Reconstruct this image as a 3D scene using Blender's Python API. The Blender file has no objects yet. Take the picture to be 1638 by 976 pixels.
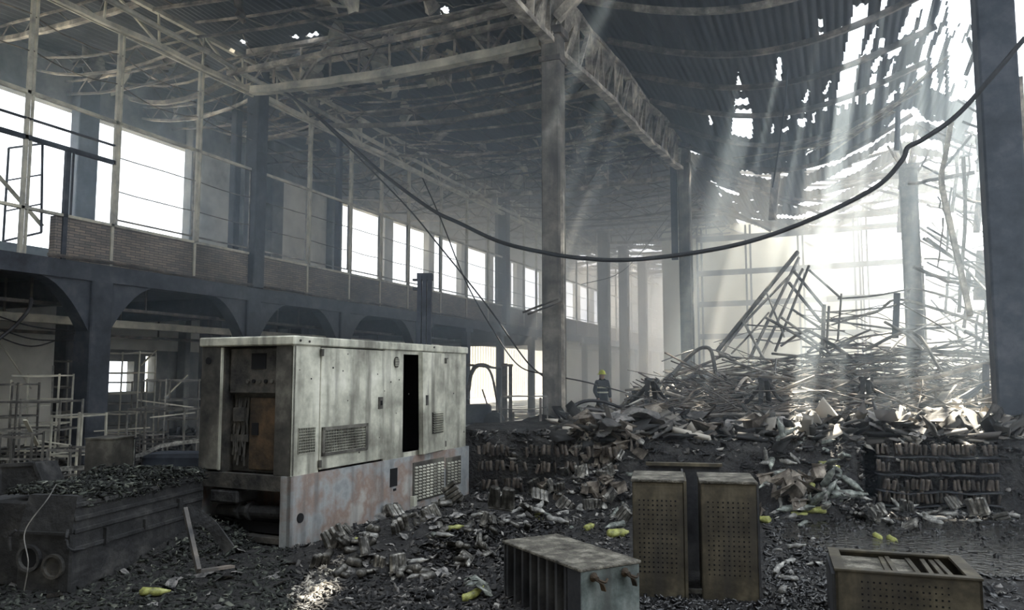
import bpy, math, random
import numpy as np
from mathutils import Vector, Matrix, Euler, noise

R = random.Random(7)
C = bpy.context.scene.collection
SC = bpy.context.scene
PI = math.pi

# ------------------------------------------------------------------ camera, world, sun, exposure
FPX = 1250.0
PSI = math.radians(22.7)
PITCH = math.atan(112 / FPX)
EYE = 1.6
cd = bpy.data.cameras.new('camera')
cam = bpy.data.objects.new('camera', cd)
C.objects.link(cam)
cam.location = (0, 0, EYE)
cam.rotation_euler = (PI / 2 + PITCH, 0, PSI)
cd.sensor_width = 36
cd.lens = FPX / 1638 * 36
cd.clip_start = 0.05
cd.clip_end = 400
SC.camera = cam

SC.view_settings.view_transform = 'Standard'
SC.view_settings.look = 'None'
SC.view_settings.exposure = 0.5
SC.view_settings.gamma = 1.0
SC.view_settings.use_curve_mapping = False

world = bpy.data.worlds.new('sky')
SC.world = world
world.use_nodes = True
wn = world.node_tree
wn.nodes.clear()
wo = wn.nodes.new('ShaderNodeOutputWorld')
wb = wn.nodes.new('ShaderNodeBackground')
wb.inputs['Color'].default_value = (0.86, 0.93, 1.0, 1)
wb.inputs['Strength'].default_value = 2.4
wn.links.new(wb.outputs[0], wo.inputs[0])

SUN_DIR = Vector((0.223, 1.177, 1.6)).normalized()
sl = bpy.data.lights.new('sun', 'SUN')
sl.energy = 30
sl.color = (1.0, 0.93, 0.78)
sl.angle = math.radians(0.6)
sun = bpy.data.objects.new('sun', sl)
C.objects.link(sun)
sun.rotation_euler = SUN_DIR.to_track_quat('Z', 'Y').to_euler()
SC.cycles.volume_bounces = 1
SC.cycles.max_bounces = 6
SC.cycles.diffuse_bounces = 4
SC.cycles.sample_clamp_indirect = 4.0

# ------------------------------------------------------------------ geometry of the view (places things at their real distance)
CP, SP, CY, SY = math.cos(PITCH), math.sin(PITCH), math.cos(PSI), math.sin(PSI)


def ray(px, py):
    u = (px - 819) / FPX
    v = (488 - py) / FPX
    up = v * CP + SP
    fw = CP - v * SP
    return Vector((u * CY - fw * SY, u * SY + fw * CY, up)), fw


def at(px, py, F):
    d, fw = ray(px, py)
    return Vector((0, 0, EYE)) + d * (F / fw)


def on_z(px, py, z):
    d, fw = ray(px, py)
    return Vector((0, 0, EYE)) + d * ((z - EYE) / d.z)


def on_x(px, py, x):
    d, fw = ray(px, py)
    return Vector((0, 0, EYE)) + d * (x / d.x)


def on_y(px, py, y):
    d, fw = ray(px, py)
    return Vector((0, 0, EYE)) + d * (y / d.y)


def yx(px, X, py=600):
    return on_x(px, py, X).y


def proj(x, y, z):
    r = x * CY + y * SY
    f = -x * SY + y * CY
    u = z - EYE
    zz = f * CP + u * SP
    vv = -f * SP + u * CP
    zz = np.maximum(zz, 1e-3) if isinstance(zz, np.ndarray) else max(zz, 1e-3)
    return 819 + FPX * r / zz, 488 - FPX * vv / zz


# ------------------------------------------------------------------ materials
def mat(name, cols, scale=6.0, rough=0.8, metal=0.0, bump=0.3, detail=6, stretch=(1, 1, 1), bscale=None, ramp=None,
        perobj=0.0, spec=0.4, coords='Object', dist=0.02, streak=None):
    """cols: list of colours mixed along a noise pattern"""
    m = bpy.data.materials.new(name)
    m.use_nodes = True
    nt = m.node_tree
    N = nt.nodes
    L = nt.links
    b = N['Principled BSDF']
    tc = N.new('ShaderNodeTexCoord')
    mp = N.new('ShaderNodeMapping')
    mp.inputs['Scale'].default_value = stretch
    L.new(tc.outputs[coords], mp.inputs[0])
    nz = N.new('ShaderNodeTexNoise')
    nz.inputs['Scale'].default_value = scale
    nz.inputs['Detail'].default_value = detail
    nz.inputs['Roughness'].default_value = 0.65
    L.new(mp.outputs[0], nz.inputs['Vector'])
    rp = N.new('ShaderNodeValToRGB')
    e = rp.color_ramp.elements
    n = len(cols)
    pos = ramp or [0.32 + 0.36 * i / max(1, n - 1) for i in range(n)]
    while len(e) < n:
        e.new(0.5)
    for i in range(n):
        e[i].position = pos[i]
        e[i].color = (*cols[i], 1)
    L.new(nz.outputs['Fac'], rp.inputs[0])
    out = rp.outputs[0]
    if streak:
        # streaks running down the surface: (colour, amount, scale)
        mp2 = N.new('ShaderNodeMapping')
        mp2.inputs['Scale'].default_value = (streak[2], streak[2], streak[2] * 0.12)
        L.new(tc.outputs[coords], mp2.inputs[0])
        n2 = N.new('ShaderNodeTexNoise')
        n2.inputs['Scale'].default_value = 1.0
        n2.inputs['Detail'].default_value = 5
        L.new(mp2.outputs[0], n2.inputs['Vector'])
        mr = N.new('ShaderNodeMapRange')
        mr.inputs[1].default_value = 0.48
        mr.inputs[2].default_value = 0.68
        mr.inputs[4].default_value = streak[1]
        L.new(n2.outputs['Fac'], mr.inputs[0])
        mx = N.new('ShaderNodeMixRGB')
        mx.inputs[2].default_value = (*streak[0], 1)
        L.new(mr.outputs[0], mx.inputs[0])
        L.new(out, mx.inputs[1])
        out = mx.outputs[0]
    if perobj:
        oi = N.new('ShaderNodeObjectInfo')
        mr = N.new('ShaderNodeMapRange')
        mr.inputs[3].default_value = 1 - perobj
        mr.inputs[4].default_value = 1 + perobj
        L.new(oi.outputs['Random'], mr.inputs[0])
        vm = N.new('ShaderNodeVectorMath')
        vm.operation = 'SCALE'
        L.new(out, vm.inputs[0])
        L.new(mr.outputs[0], vm.inputs['Scale'])
        out = vm.outputs[0]
    L.new(out, b.inputs['Base Color'])
    b.inputs['Roughness'].default_value = rough
    b.inputs['Metallic'].default_value = metal
    b.inputs['Specular IOR Level'].default_value = spec
    if bump:
        bp = N.new('ShaderNodeBump')
        bp.inputs['Strength'].default_value = bump
        bp.inputs['Distance'].default_value = dist
        nb = N.new('ShaderNodeTexNoise')
        nb.inputs['Scale'].default_value = bscale or scale * 4
        nb.inputs['Detail'].default_value = 5
        L.new(tc.outputs[coords], nb.inputs['Vector'])
        L.new(nb.outputs['Fac'], bp.inputs['Height'])
        L.new(bp.outputs[0], b.inputs['Normal'])
    return m


def island_mat(name, stops, rough=0.8, spec=0.4):
    m = bpy.data.materials.new(name)
    m.use_nodes = True
    N = m.node_tree.nodes
    L = m.node_tree.links
    b = N['Principled BSDF']
    g = N.new('ShaderNodeNewGeometry')
    rp = N.new('ShaderNodeValToRGB')
    rp.color_ramp.interpolation = 'CONSTANT'
    e = rp.color_ramp.elements
    while len(e) < len(stops):
        e.new(0.5)
    for i, (p, c) in enumerate(stops):
        e[i].position = p
        e[i].color = (*c, 1)
    L.new(g.outputs['Random Per Island'], rp.inputs[0])
    L.new(rp.outputs[0], b.inputs['Base Color'])
    b.inputs['Roughness'].default_value = rough
    b.inputs['Specular IOR Level'].default_value = spec
    return m


M = {}
M['soot'] = mat('soot', [(0.012, 0.013, 0.016), (0.03, 0.032, 0.037), (0.06, 0.06, 0.065)], 5, 0.85)
M['soot_wall'] = mat('sooty_plaster', [(0.05, 0.055, 0.06), (0.16, 0.165, 0.165), (0.34, 0.34, 0.32)], 0.6, 0.9, bump=0.2)
M['pale_wall'] = mat('pale_wall', [(0.28, 0.28, 0.26), (0.58, 0.57, 0.52), (0.78, 0.76, 0.69)], 0.5, 0.9, bump=0.15)
M['roof'] = mat('burnt_roof_sheet', [(0.016, 0.018, 0.024), (0.03, 0.033, 0.041), (0.06, 0.063, 0.07)], 0.8, 0.8, bump=0.5,
                stretch=(4, 0.35, 1), bscale=2.0)
M['ash_steel'] = mat('ash_coated_steel', [(0.04, 0.038, 0.036), (0.20, 0.18, 0.155), (0.52, 0.47, 0.39)], 2.2, 0.8, bump=0.4, perobj=0.35)
M['burnt_steel'] = mat('burnt_steel', [(0.03, 0.03, 0.032), (0.09, 0.082, 0.075), (0.24, 0.2, 0.165)], 3, 0.7, bump=0.4, perobj=0.3)
M['bare_steel'] = mat('scorched_tube', [(0.05, 0.05, 0.05), (0.16, 0.155, 0.145), (0.36, 0.34, 0.3)], 3, 0.55, metal=0.3, bump=0.3, perobj=0.45)
M['white_tube'] = mat('yellowed_tube', [(0.16, 0.16, 0.15), (0.42, 0.40, 0.33), (0.66, 0.62, 0.5)], 1.6, 0.6, bump=0.2)
M['dark_steel'] = mat('dark_blue_steel', [(0.015, 0.018, 0.025), (0.035, 0.042, 0.055), (0.075, 0.08, 0.095)], 2.5, 0.7)
M['concrete'] = mat('sooty_concrete', [(0.05, 0.047, 0.042), (0.13, 0.12, 0.105), (0.25, 0.23, 0.2)], 2.0, 0.9, bump=0.4,
                    streak=((0.05, 0.05, 0.05), 0.8, 5))
M['gen_top'] = mat('scorched_white_enamel', [(0.19, 0.18, 0.15), (0.38, 0.375, 0.31), (0.60, 0.59, 0.49), (0.76, 0.74, 0.64)], 1.7, 0.5,
                   metal=0.1, bump=0.15, ramp=[0.33, 0.45, 0.56, 0.66], streak=((0.10, 0.095, 0.08), 0.75, 7), bscale=30, dist=0.005)
M['gen_base'] = mat('scorched_rusty_enamel', [(0.17, 0.19, 0.20), (0.33, 0.34, 0.34), (0.27, 0.195, 0.16), (0.42, 0.40, 0.37)], 1.6, 0.6,
                    bump=0.15, ramp=[0.34, 0.46, 0.56, 0.66], streak=((0.12, 0.12, 0.12), 0.6, 9), bscale=30, dist=0.005)
M['gen_end'] = mat('sooted_enamel', [(0.02, 0.02, 0.019), (0.075, 0.07, 0.06), (0.20, 0.19, 0.16)], 2.4, 0.65, bump=0.15)
M['gen_dark'] = mat('sooted_panel', [(0.015, 0.015, 0.016), (0.05, 0.047, 0.042), (0.10, 0.09, 0.075)], 6, 0.7, bump=0.4)
M['rust'] = mat('rusty_plate', [(0.012, 0.011, 0.010), (0.055, 0.037, 0.022), (0.12, 0.075, 0.04)], 4, 0.8, bump=0.4)
M['black'] = mat('black_void', [(0.004, 0.004, 0.005), (0.008, 0.008, 0.01)], 4, 0.9, bump=0)
M['hulk'] = mat('charred_metal', [(0.010, 0.011, 0.012), (0.026, 0.026, 0.027), (0.065, 0.063, 0.06)], 4, 0.75, bump=0.8, bscale=18,
                streak=((0.015, 0.015, 0.015), 0.5, 8))
M['box'] = mat('scorched_galvanised', [(0.020, 0.018, 0.014), (0.070, 0.060, 0.042), (0.165, 0.142, 0.095)], 3.0, 0.6, metal=0.15, bump=0.3, bscale=25,
               dist=0.006, streak=((0.04, 0.037, 0.033), 0.7, 9))
M['box_dark'] = mat('sooted_galvanised', [(0.012, 0.013, 0.016), (0.035, 0.036, 0.04), (0.08, 0.08, 0.08)], 3, 0.6, bump=0.3)
M['box_zinc'] = mat('mottled_zinc', [(0.06, 0.075, 0.07), (0.17, 0.2, 0.19), (0.32, 0.35, 0.33)], 5, 0.5, metal=0.2, bump=0.2,
                    streak=((0.06, 0.06, 0.055), 0.7, 8))
M['ashy_top'] = mat('ash_covered_metal', [(0.03, 0.028, 0.023), (0.12, 0.11, 0.09), (0.30, 0.28, 0.23)], 9, 0.9, bump=1.0, bscale=60)
M['cable'] = mat('black_rubber', [(0.01, 0.01, 0.012), (0.025, 0.025, 0.027)], 8, 0.55, bump=0.3)
M['can'] = mat('scorched_can', [(0.015, 0.015, 0.015), (0.10, 0.095, 0.085), (0.42, 0.4, 0.36)], 9, 0.4, metal=0.5, bump=0.2, perobj=0.5)
M['can_dark'] = mat('charred_can', [(0.015, 0.014, 0.013), (0.07, 0.058, 0.048), (0.19, 0.16, 0.13)], 9, 0.5, metal=0.3, bump=0.2, perobj=0.5)
M['yellow'] = mat('yellow_plastic', [(0.08, 0.08, 0.03), (0.30, 0.31, 0.09), (0.55, 0.56, 0.24)], 12, 0.4, bump=0.2, perobj=0.2)
M['clear'] = mat('cloudy_plastic', [(0.04, 0.045, 0.042), (0.16, 0.175, 0.155), (0.5, 0.52, 0.46)], 12, 0.3, bump=0.3, perobj=0.3)
M['whitep'] = mat('white_plastic', [(0.05, 0.048, 0.045), (0.22, 0.215, 0.2), (0.62, 0.6, 0.54)], 12, 0.45, bump=0.3, perobj=0.3)
M['card'] = mat('scorched_cardboard', [(0.03, 0.024, 0.02), (0.13, 0.11, 0.09), (0.38, 0.335, 0.28)], 7, 0.9, bump=0.3, perobj=0.35)
M['board'] = mat('charred_sheet', [(0.03, 0.03, 0.032), (0.12, 0.115, 0.11), (0.3, 0.28, 0.26)], 7, 0.7, bump=0.4, perobj=0.5)
M['rubble'] = mat('rubble_bed', [(0.006, 0.006, 0.007), (0.016, 0.015, 0.015), (0.04, 0.038, 0.036)], 5, 0.8, bump=1.0, bscale=26, dist=0.04)
M['brick'] = None
M['card_sun_tint'] = mat('sun_tinted_board', [(0.12, 0.11, 0.10), (0.42, 0.38, 0.32), (0.68, 0.62, 0.53)], 7, 0.9, bump=0.3, perobj=0.3)  # lightened so scraps on the heap look sunlit
M['orange'] = mat('orange_plastic', [(0.45, 0.10, 0.03), (0.75, 0.22, 0.08)], 7, 0.6, bump=0.1)
M['moss'] = island_mat('grey_green_ash_flakes', [(0, (0.008, 0.009, 0.008)), (0.45, (0.022, 0.025, 0.021)), (0.75, (0.05, 0.056, 0.045)), (0.93, (0.12, 0.125, 0.10)), (0.985, (0.26, 0.26, 0.22))])
M['shards'] = island_mat('charred_shards', [(0, (0.008, 0.008, 0.009)), (0.45, (0.022, 0.021, 0.021)), (0.72, (0.06, 0.056, 0.052)),
                                           (0.88, (0.15, 0.14, 0.13)), (0.965, (0.38, 0.36, 0.33))], 0.6)
M['shards_pale'] = island_mat('ashy_shards', [(0, (0.015, 0.015, 0.015)), (0.3, (0.05, 0.047, 0.043)), (0.6, (0.12, 0.11, 0.10)),
                                             (0.82, (0.25, 0.23, 0.2)), (0.95, (0.5, 0.46, 0.4))], 0.7)
M['shards_sun_tint'] = island_mat('sun_tinted_shards', [(0, (0.06, 0.055, 0.05)), (0.3, (0.22, 0.2, 0.175)), (0.6, (0.42, 0.38, 0.32)), (0.85, (0.65, 0.6, 0.5))], 0.8)  # pale colours stand in for sunlight on the lit patches
M['shards_dark'] = island_mat('black_shards', [(0, (0.006, 0.006, 0.007)), (0.6, (0.018, 0.018, 0.019)), (0.9, (0.05, 0.05, 0.05)), (0.98, (0.16, 0.15, 0.14))], 0.28, 0.8)
M['helmet'] = mat('yellow_helmet', [(0.55, 0.6, 0.05), (0.75, 0.8, 0.1)], 5, 0.4, bump=0)
M['cloth_dark'] = mat('dark_turnout_cloth', [(0.012, 0.014, 0.018), (0.04, 0.042, 0.05)], 12, 0.9, bump=0.3)
M['reflect'] = mat('reflective_band', [(0.5, 0.52, 0.4), (0.7, 0.7, 0.55)], 5, 0.5, bump=0)
M['skin'] = mat('skin', [(0.35, 0.2, 0.14), (0.45, 0.28, 0.2)], 10, 0.6, bump=0)


def brick_mat():
    m = bpy.data.materials.new('sooty_brick')
    m.use_nodes = True
    N = m.node_tree.nodes
    L = m.node_tree.links
    b = N['Principled BSDF']
    tc = N.new('ShaderNodeTexCoord')
    sp = N.new('ShaderNodeSeparateXYZ')
    L.new(tc.outputs['Object'], sp.inputs[0])
    cb = N.new('ShaderNodeCombineXYZ')
    L.new(sp.outputs['Y'], cb.inputs[0])
    L.new(sp.outputs['Z'], cb.inputs[1])
    br = N.new('ShaderNodeTexBrick')
    br.inputs['Scale'].default_value = 1
    br.inputs['Brick Width'].default_value = 0.22
    br.inputs['Row Height'].default_value = 0.05
    br.inputs['Mortar Size'].default_value = 0.006
    br.inputs['Color1'].default_value = (0.20, 0.165, 0.135, 1)
    br.inputs['Color2'].default_value = (0.11, 0.10, 0.095, 1)
    br.inputs['Mortar'].default_value = (0.045, 0.045, 0.045, 1)
    L.new(cb.outputs[0], br.inputs['Vector'])
    nz = N.new('ShaderNodeTexNoise')
    nz.inputs['Scale'].default_value = 0.9
    L.new(tc.outputs['Object'], nz.inputs['Vector'])
    mr = N.new('ShaderNodeMapRange')
    mr.inputs[1].default_value = 0.3
    mr.inputs[2].default_value = 0.7
    mr.inputs[3].default_value = 0.6
    mr.inputs[4].default_value = 1.5
    L.new(nz.outputs['Fac'], mr.inputs[0])
    vm = N.new('ShaderNodeVectorMath')
    vm.operation = 'SCALE'
    L.new(br.outputs['Color'], vm.inputs[0])
    L.new(mr.outputs[0], vm.inputs['Scale'])
    L.new(vm.outputs[0], b.inputs['Base Color'])
    b.inputs['Roughness'].default_value = 0.9
    bp = N.new('ShaderNodeBump')
    bp.inputs['Strength'].default_value = 0.6
    bp.inputs['Distance'].default_value = 0.01
    bp.invert = True
    L.new(br.outputs['Fac'], bp.inputs['Height'])
    L.new(bp.outputs[0], b.inputs['Normal'])
    return m


M['brick'] = brick_mat()


def corr_mat(name, c1, c2, per):
    """vertically ribbed cladding"""
    m = mat(name, [c1, c2], 0.7, 0.7, bump=0)
    N = m.node_tree.nodes
    L = m.node_tree.links
    b = N['Principled BSDF']
    tc = N.new('ShaderNodeTexCoord')
    w = N.new('ShaderNodeTexWave')
    w.bands_direction = 'DIAGONAL'
    mp = N.new('ShaderNodeMapping')
    mp.inputs['Scale'].default_value = (1, 1, 0)
    L.new(tc.outputs['Object'], mp.inputs[0])
    L.new(mp.outputs[0], w.inputs[0])
    w.inputs['Scale'].default_value = per
    bp = N.new('ShaderNodeBump')
    bp.inputs['Strength'].default_value = 1
    bp.inputs['Distance'].default_value = 0.05
    L.new(w.outputs['Fac'], bp.inputs['Height'])
    L.new(bp.outputs[0], b.inputs['Normal'])
    return m


M['cladding'] = corr_mat('pale_ribbed_cladding', (0.55, 0.55, 0.5), (0.75, 0.74, 0.68), 1.4)
M['cream'] = mat('cream_panel', [(0.52, 0.49, 0.38), (0.75, 0.70, 0.54)], 0.4, 0.8, bump=0)

mg = bpy.data.materials.new('sooty_glass_pane')
mg.use_nodes = True
_n = mg.node_tree.nodes
_l = mg.node_tree.links
_n.clear()
_o = _n.new('ShaderNodeOutputMaterial')
_a = _n.new('ShaderNodeBsdfTranslucent')
_b = _n.new('ShaderNodeBsdfDiffuse')
_m = _n.new('ShaderNodeMixShader')
_t = _n.new('ShaderNodeTexCoord')
_z = _n.new('ShaderNodeTexNoise')
_z.inputs['Scale'].default_value = 0.7
_z.inputs['Detail'].default_value = 5
_r = _n.new('ShaderNodeValToRGB')
_r.color_ramp.elements[0].position = 0.3
_r.color_ramp.elements[0].color = (0.05, 0.055, 0.06, 1)
_r.color_ramp.elements[1].position = 0.7
_r.color_ramp.elements[1].color = (0.17, 0.175, 0.165, 1)
_l.new(_t.outputs['Object'], _z.inputs['Vector'])
_l.new(_z.outputs['Fac'], _r.inputs[0])
_l.new(_r.outputs[0], _a.inputs[0])
_l.new(_r.outputs[0], _b.inputs[0])
_m.inputs[0].default_value = 0.5
_l.new(_a.outputs[0], _m.inputs[1])
_l.new(_b.outputs[0], _m.inputs[2])
_l.new(_m.outputs[0], _o.inputs[0])
M['smoked'] = mg


# ------------------------------------------------------------------ mesh builder
class MB:
    def __init__(s):
        s.v = []
        s.f = []

    def add(s, vs, fs):
        o = len(s.v)
        s.v.extend([tuple(p) for p in vs])
        s.f.extend([tuple(i + o for i in q) for q in fs])
        return s

    def box(s, x0, x1, y0, y1, z0, z1, m=None, bev=0.0):
        if bev > 0:
            b = min(bev, abs(x1 - x0) / 2.1, abs(y1 - y0) / 2.1, abs(z1 - z0) / 2.1)
            # chamfered box: 24 vertices
            vs = []
            idx = {}
            for ix, X in enumerate((x0, x1)):
                for iy, Y in enumerate((y0, y1)):
                    for iz, Z in enumerate((z0, z1)):
                        sx, sy, sz = (1 - 2 * ix) * b, (1 - 2 * iy) * b, (1 - 2 * iz) * b
                        idx[(ix, iy, iz, 0)] = len(vs); vs.append((X, Y + sy, Z + sz))
                        idx[(ix, iy, iz, 1)] = len(vs); vs.append((X + sx, Y, Z + sz))
                        idx[(ix, iy, iz, 2)] = len(vs); vs.append((X + sx, Y + sy, Z))
            fs = []
            for ax in range(3):
                for sd in (0, 1):
                    q = []
                    for (p, r) in ((0, 0), (1, 0), (1, 1), (0, 1)):
                        k = [0, 0, 0]
                        k[ax] = sd
                        k[(ax + 1) % 3] = p
                        k[(ax + 2) % 3] = r
                        q.append(idx[(k[0], k[1], k[2], ax)])
                    fs.append(q if sd else q[::-1])
            for ax in range(3):  # edges along ax
                a1, a2 = (ax + 1) % 3, (ax + 2) % 3
                for p in (0, 1):
                    for r in (0, 1):
                        k0 = [0, 0, 0]; k0[a1] = p; k0[a2] = r
                        k1 = list(k0); k1[ax] = 1
                        q = [idx[(*k0, a1)], idx[(*k0, a2)], idx[(*k1, a2)], idx[(*k1, a1)]]
                        fs.append(q if (p ^ r) else q[::-1])
            for ix in (0, 1):
                for iy in (0, 1):
                    for iz in (0, 1):
                        q = [idx[(ix, iy, iz, 0)], idx[(ix, iy, iz, 1)], idx[(ix, iy, iz, 2)]]
                        fs.append(q if (ix + iy + iz) % 2 else q[::-1])
        else:
            vs = [(x, y, z) for x in (x0, x1) for y in (y0, y1) for z in (z0, z1)]
            fs = [(0, 1, 3, 2), (4, 6, 7, 5), (0, 4, 5, 1), (2, 3, 7, 6), (0, 2, 6, 4), (1, 5, 7, 3)]
        if m is not None:
            vs = [m @ Vector(p) for p in vs]
        return s.add(vs, fs)

    def sweep(s, pts, w, h=None, n=6, twist=0.0, cap=True):
        """tube (h None) or rectangular bar along the polyline"""
        pts = [Vector(p) for p in pts]
        rings = []
        ring = []
        if h is None:
            for i in range(n):
                a = 2 * PI * i / n
                ring.append((math.cos(a) * w, math.sin(a) * w))
        else:
            ring = [(-w / 2, -h / 2), (w / 2, -h / 2), (w / 2, h / 2), (-w / 2, h / 2)]
            n = 4
        up = Vector((0, 0, 1))
        vs = []
        for i, p in enumerate(pts):
            d = (pts[min(i + 1, len(pts) - 1)] - pts[max(i - 1, 0)])
            if d.length < 1e-6:
                d = Vector((0, 0, 1))
            d.normalize()
            u = up if abs(d.z) < 0.95 else Vector((1, 0, 0))
            sx = d.cross(u).normalized()
            sz = sx.cross(d).normalized()
            a = twist * i / max(1, len(pts) - 1)
            ca, sa = math.cos(a), math.sin(a)
            for (x, y) in ring:
                X = x * ca - y * sa
                Y = x * sa + y * ca
                vs.append(p + sx * X + sz * Y)
        fs = []
        for i in range(len(pts) - 1):
            for j in range(n):
                k = (j + 1) % n
                fs.append((i * n + j, i * n + k, (i + 1) * n + k, (i + 1) * n + j))
        if cap:
            fs.append(tuple(range(n))[::-1])
            fs.append(tuple(range((len(pts) - 1) * n, len(pts) * n)))
        return s.add(vs, fs)

    def lathe(s, prof, n=12, m=None, squash=1.0):
        vs = []
        for (r, z) in prof:
            for i in range(n):
                a = 2 * PI * i / n
                vs.append((r * math.cos(a), r * math.sin(a) * squash, z))
        fs = []
        for k in range(len(prof) - 1):
            for i in range(n):
                j = (i + 1) % n
                fs.append((k * n + i, k * n + j, (k + 1) * n + j, (k + 1) * n + i))
        fs.append(tuple(range(n))[::-1])
        fs.append(tuple(range((len(prof) - 1) * n, len(prof) * n)))
        if m is not None:
            vs = [m @ Vector(p) for p in vs]
        return s.add(vs, fs)

    def mesh(s, name, m, smooth=False):
        me = bpy.data.meshes.new(name)
        me.from_pydata(s.v, [], s.f)
        if m is not None:
            me.materials.append(m)
        if smooth:
            me.polygons.foreach_set('use_smooth', [True] * len(me.polygons))
        me.update()
        return me

    def obj(s, name, m, parent=None, smooth=False):
        o = bpy.data.objects.new(name, s.mesh(name, m, smooth))
        C.objects.link(o)
        if parent is not None:
            o.parent = parent
        return o


def tag(o, label=None, cat=None, group=None, kind=None):
    if label:
        o['label'] = label
    if cat:
        o['category'] = cat
    if group:
        o['group'] = group
    if kind:
        o['kind'] = kind
    return o


def empty(name, loc=(0, 0, 0), rz=0.0):
    o = bpy.data.objects.new(name, None)
    C.objects.link(o)
    o.location = loc
    o.rotation_euler = (0, 0, rz)
    o.empty_display_size = 0.1
    return o


def copy_tree(o, parent=None):
    c = o.copy()
    C.objects.link(c)
    if parent is not None:
        c.parent = parent
    for ch in list(o.children):
        copy_tree(ch, c)
    return c


def catenary(a, b, sag, n=16, wob=0.0, seed=0):
    r = random.Random(seed)
    a = Vector(a)
    b = Vector(b)
    out = []
    for i in range(n + 1):
        t = i / n
        p = a.lerp(b, t)
        p.z -= sag * 4 * t * (1 - t)
        if wob and 0 < i < n:
            p += Vector((r.uniform(-wob, wob), r.uniform(-wob, wob), r.uniform(-wob, wob)))
        out.append(p)
    return out


def smooth(t):
    t = max(0.0, min(1.0, t))
    return t * t * (3 - 2 * t)


def spline(pts, n=6):
    """Catmull-Rom through points"""
    pts = [Vector(p) for p in pts]
    if len(pts) < 3:
        return pts
    P = [pts[0] * 2 - pts[1]] + pts + [pts[-1] * 2 - pts[-2]]
    out = []
    for i in range(1, len(P) - 2):
        for k in range(n):
            t = k / n
            p0, p1, p2, p3 = P[i - 1], P[i], P[i + 1], P[i + 2]
            out.append(0.5 * ((2 * p1) + (p2 - p0) * t + (2 * p0 - 5 * p1 + 4 * p2 - p3) * t * t + (3 * p1 - p0 - 3 * p2 + p3) * t ** 3))
    out.append(pts[-1])
    return out


# ------------------------------------------------------------------ the setting
XW = -12.5      # mezzanine edge
XO = -17.0      # outer left wall
ZR = 9.3        # roof
ZE = 8.15       # eave rail / truss underside
ZM = 3.6        # mezzanine floor
ZS = 4.40       # inner sill
ZH = 6.37       # inner head


def rubble_h(x, y):
    """height of the burnt heap over the floor"""
    h = 0.0
    n1 = noise.noise(Vector((x * 0.9, y * 0.9, 3.1)))
    n2 = noise.noise(Vector((x * 2.7, y * 2.7, 7.7)))
    front = 9.55 + 0.2 * (x + 4.6) + 0.12 * n1 + 0.08 * n2
    if 0.2 < x < 0.44:
        front += 0.7
    d = y - front
    if d > -0.6 and x > -6.2:
        if -2.7 < x < 0.2:
            e = smooth((d + 0.55) / 0.75)
        else:
            e = smooth((d + 0.02) / 0.14)
        side = smooth((x + 5.7) / 0.5)
        base = 0.80
        F = -x * SY + y * CY
        r = x * CY + y * SY
        px = 819 + FPX * r / max(F, 1)
        rise = 0.62 * smooth((F - 12.0) / 7.0) * smooth((px - 960) / 180)
        far = smooth((38 - y) / 6)
        h = max(h, e * side * (base + rise + 0.10 * n1 + 0.05 * n2) * (0.25 + 0.75 * far))
        if px < 900:
            h *= 1 - smooth((F - 14.2) / 1.2)
        elif px < 1010:
            h *= 1 - smooth((F - 13.6) / 1.6)
    # low heap beside the generator
    for (cx, cy, rx, ry, a) in HEAPS:
        q = ((x - cx) / rx) ** 2 + ((y - cy) / ry) ** 2
        if q < 1:
            h = max(h, a * (1 - q) * (1 + 0.3 * n2))
    h += 0.025 * n2 + 0.02 * n1 + 0.02
    q = ((x - PUD[0]) / 1.5) ** 2 + ((y - PUD[1]) / 1.15) ** 2
    if q < 1.6 and h < 0.2:
        h -= 0.10 * (1 - smooth((q - 0.5) / 1.0)) + 0.02 * n2
        return max(h, -0.06)
    return max(h, -0.02)


def hp(px, py, z):
    p = on_z(px, py, z)
    return p.x, p.y


HEAPS = []
PUD = hp(1545, 872, 0.0)
_c = hp(690, 850, 0.15); HEAPS.append((_c[0], _c[1], 0.85, 1.25, 0.28))
_c = hp(800, 815, 0.15); HEAPS.append((_c[0], _c[1], 0.7, 0.7, 0.26))
_c = hp(600, 860, 0.12); HEAPS.append((_c[0], _c[1], 0.6, 0.9, 0.2))
_c = hp(270, 860, 0.1); HEAPS.append((_c[0], _c[1], 0.75, 1.0, 0.22))
_c = hp(930, 790, 0.1); HEAPS.append((_c[0], _c[1], 0.75, 0.6, 0.32))
_c = hp(1290, 790, 0.2); HEAPS.append((_c[0], _c[1], 0.75, 0.6, 0.4))
_c = hp(1010, 760, 0.1); HEAPS.append((_c[0], _c[1], 0.8, 0.6, 0.4))


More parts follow.
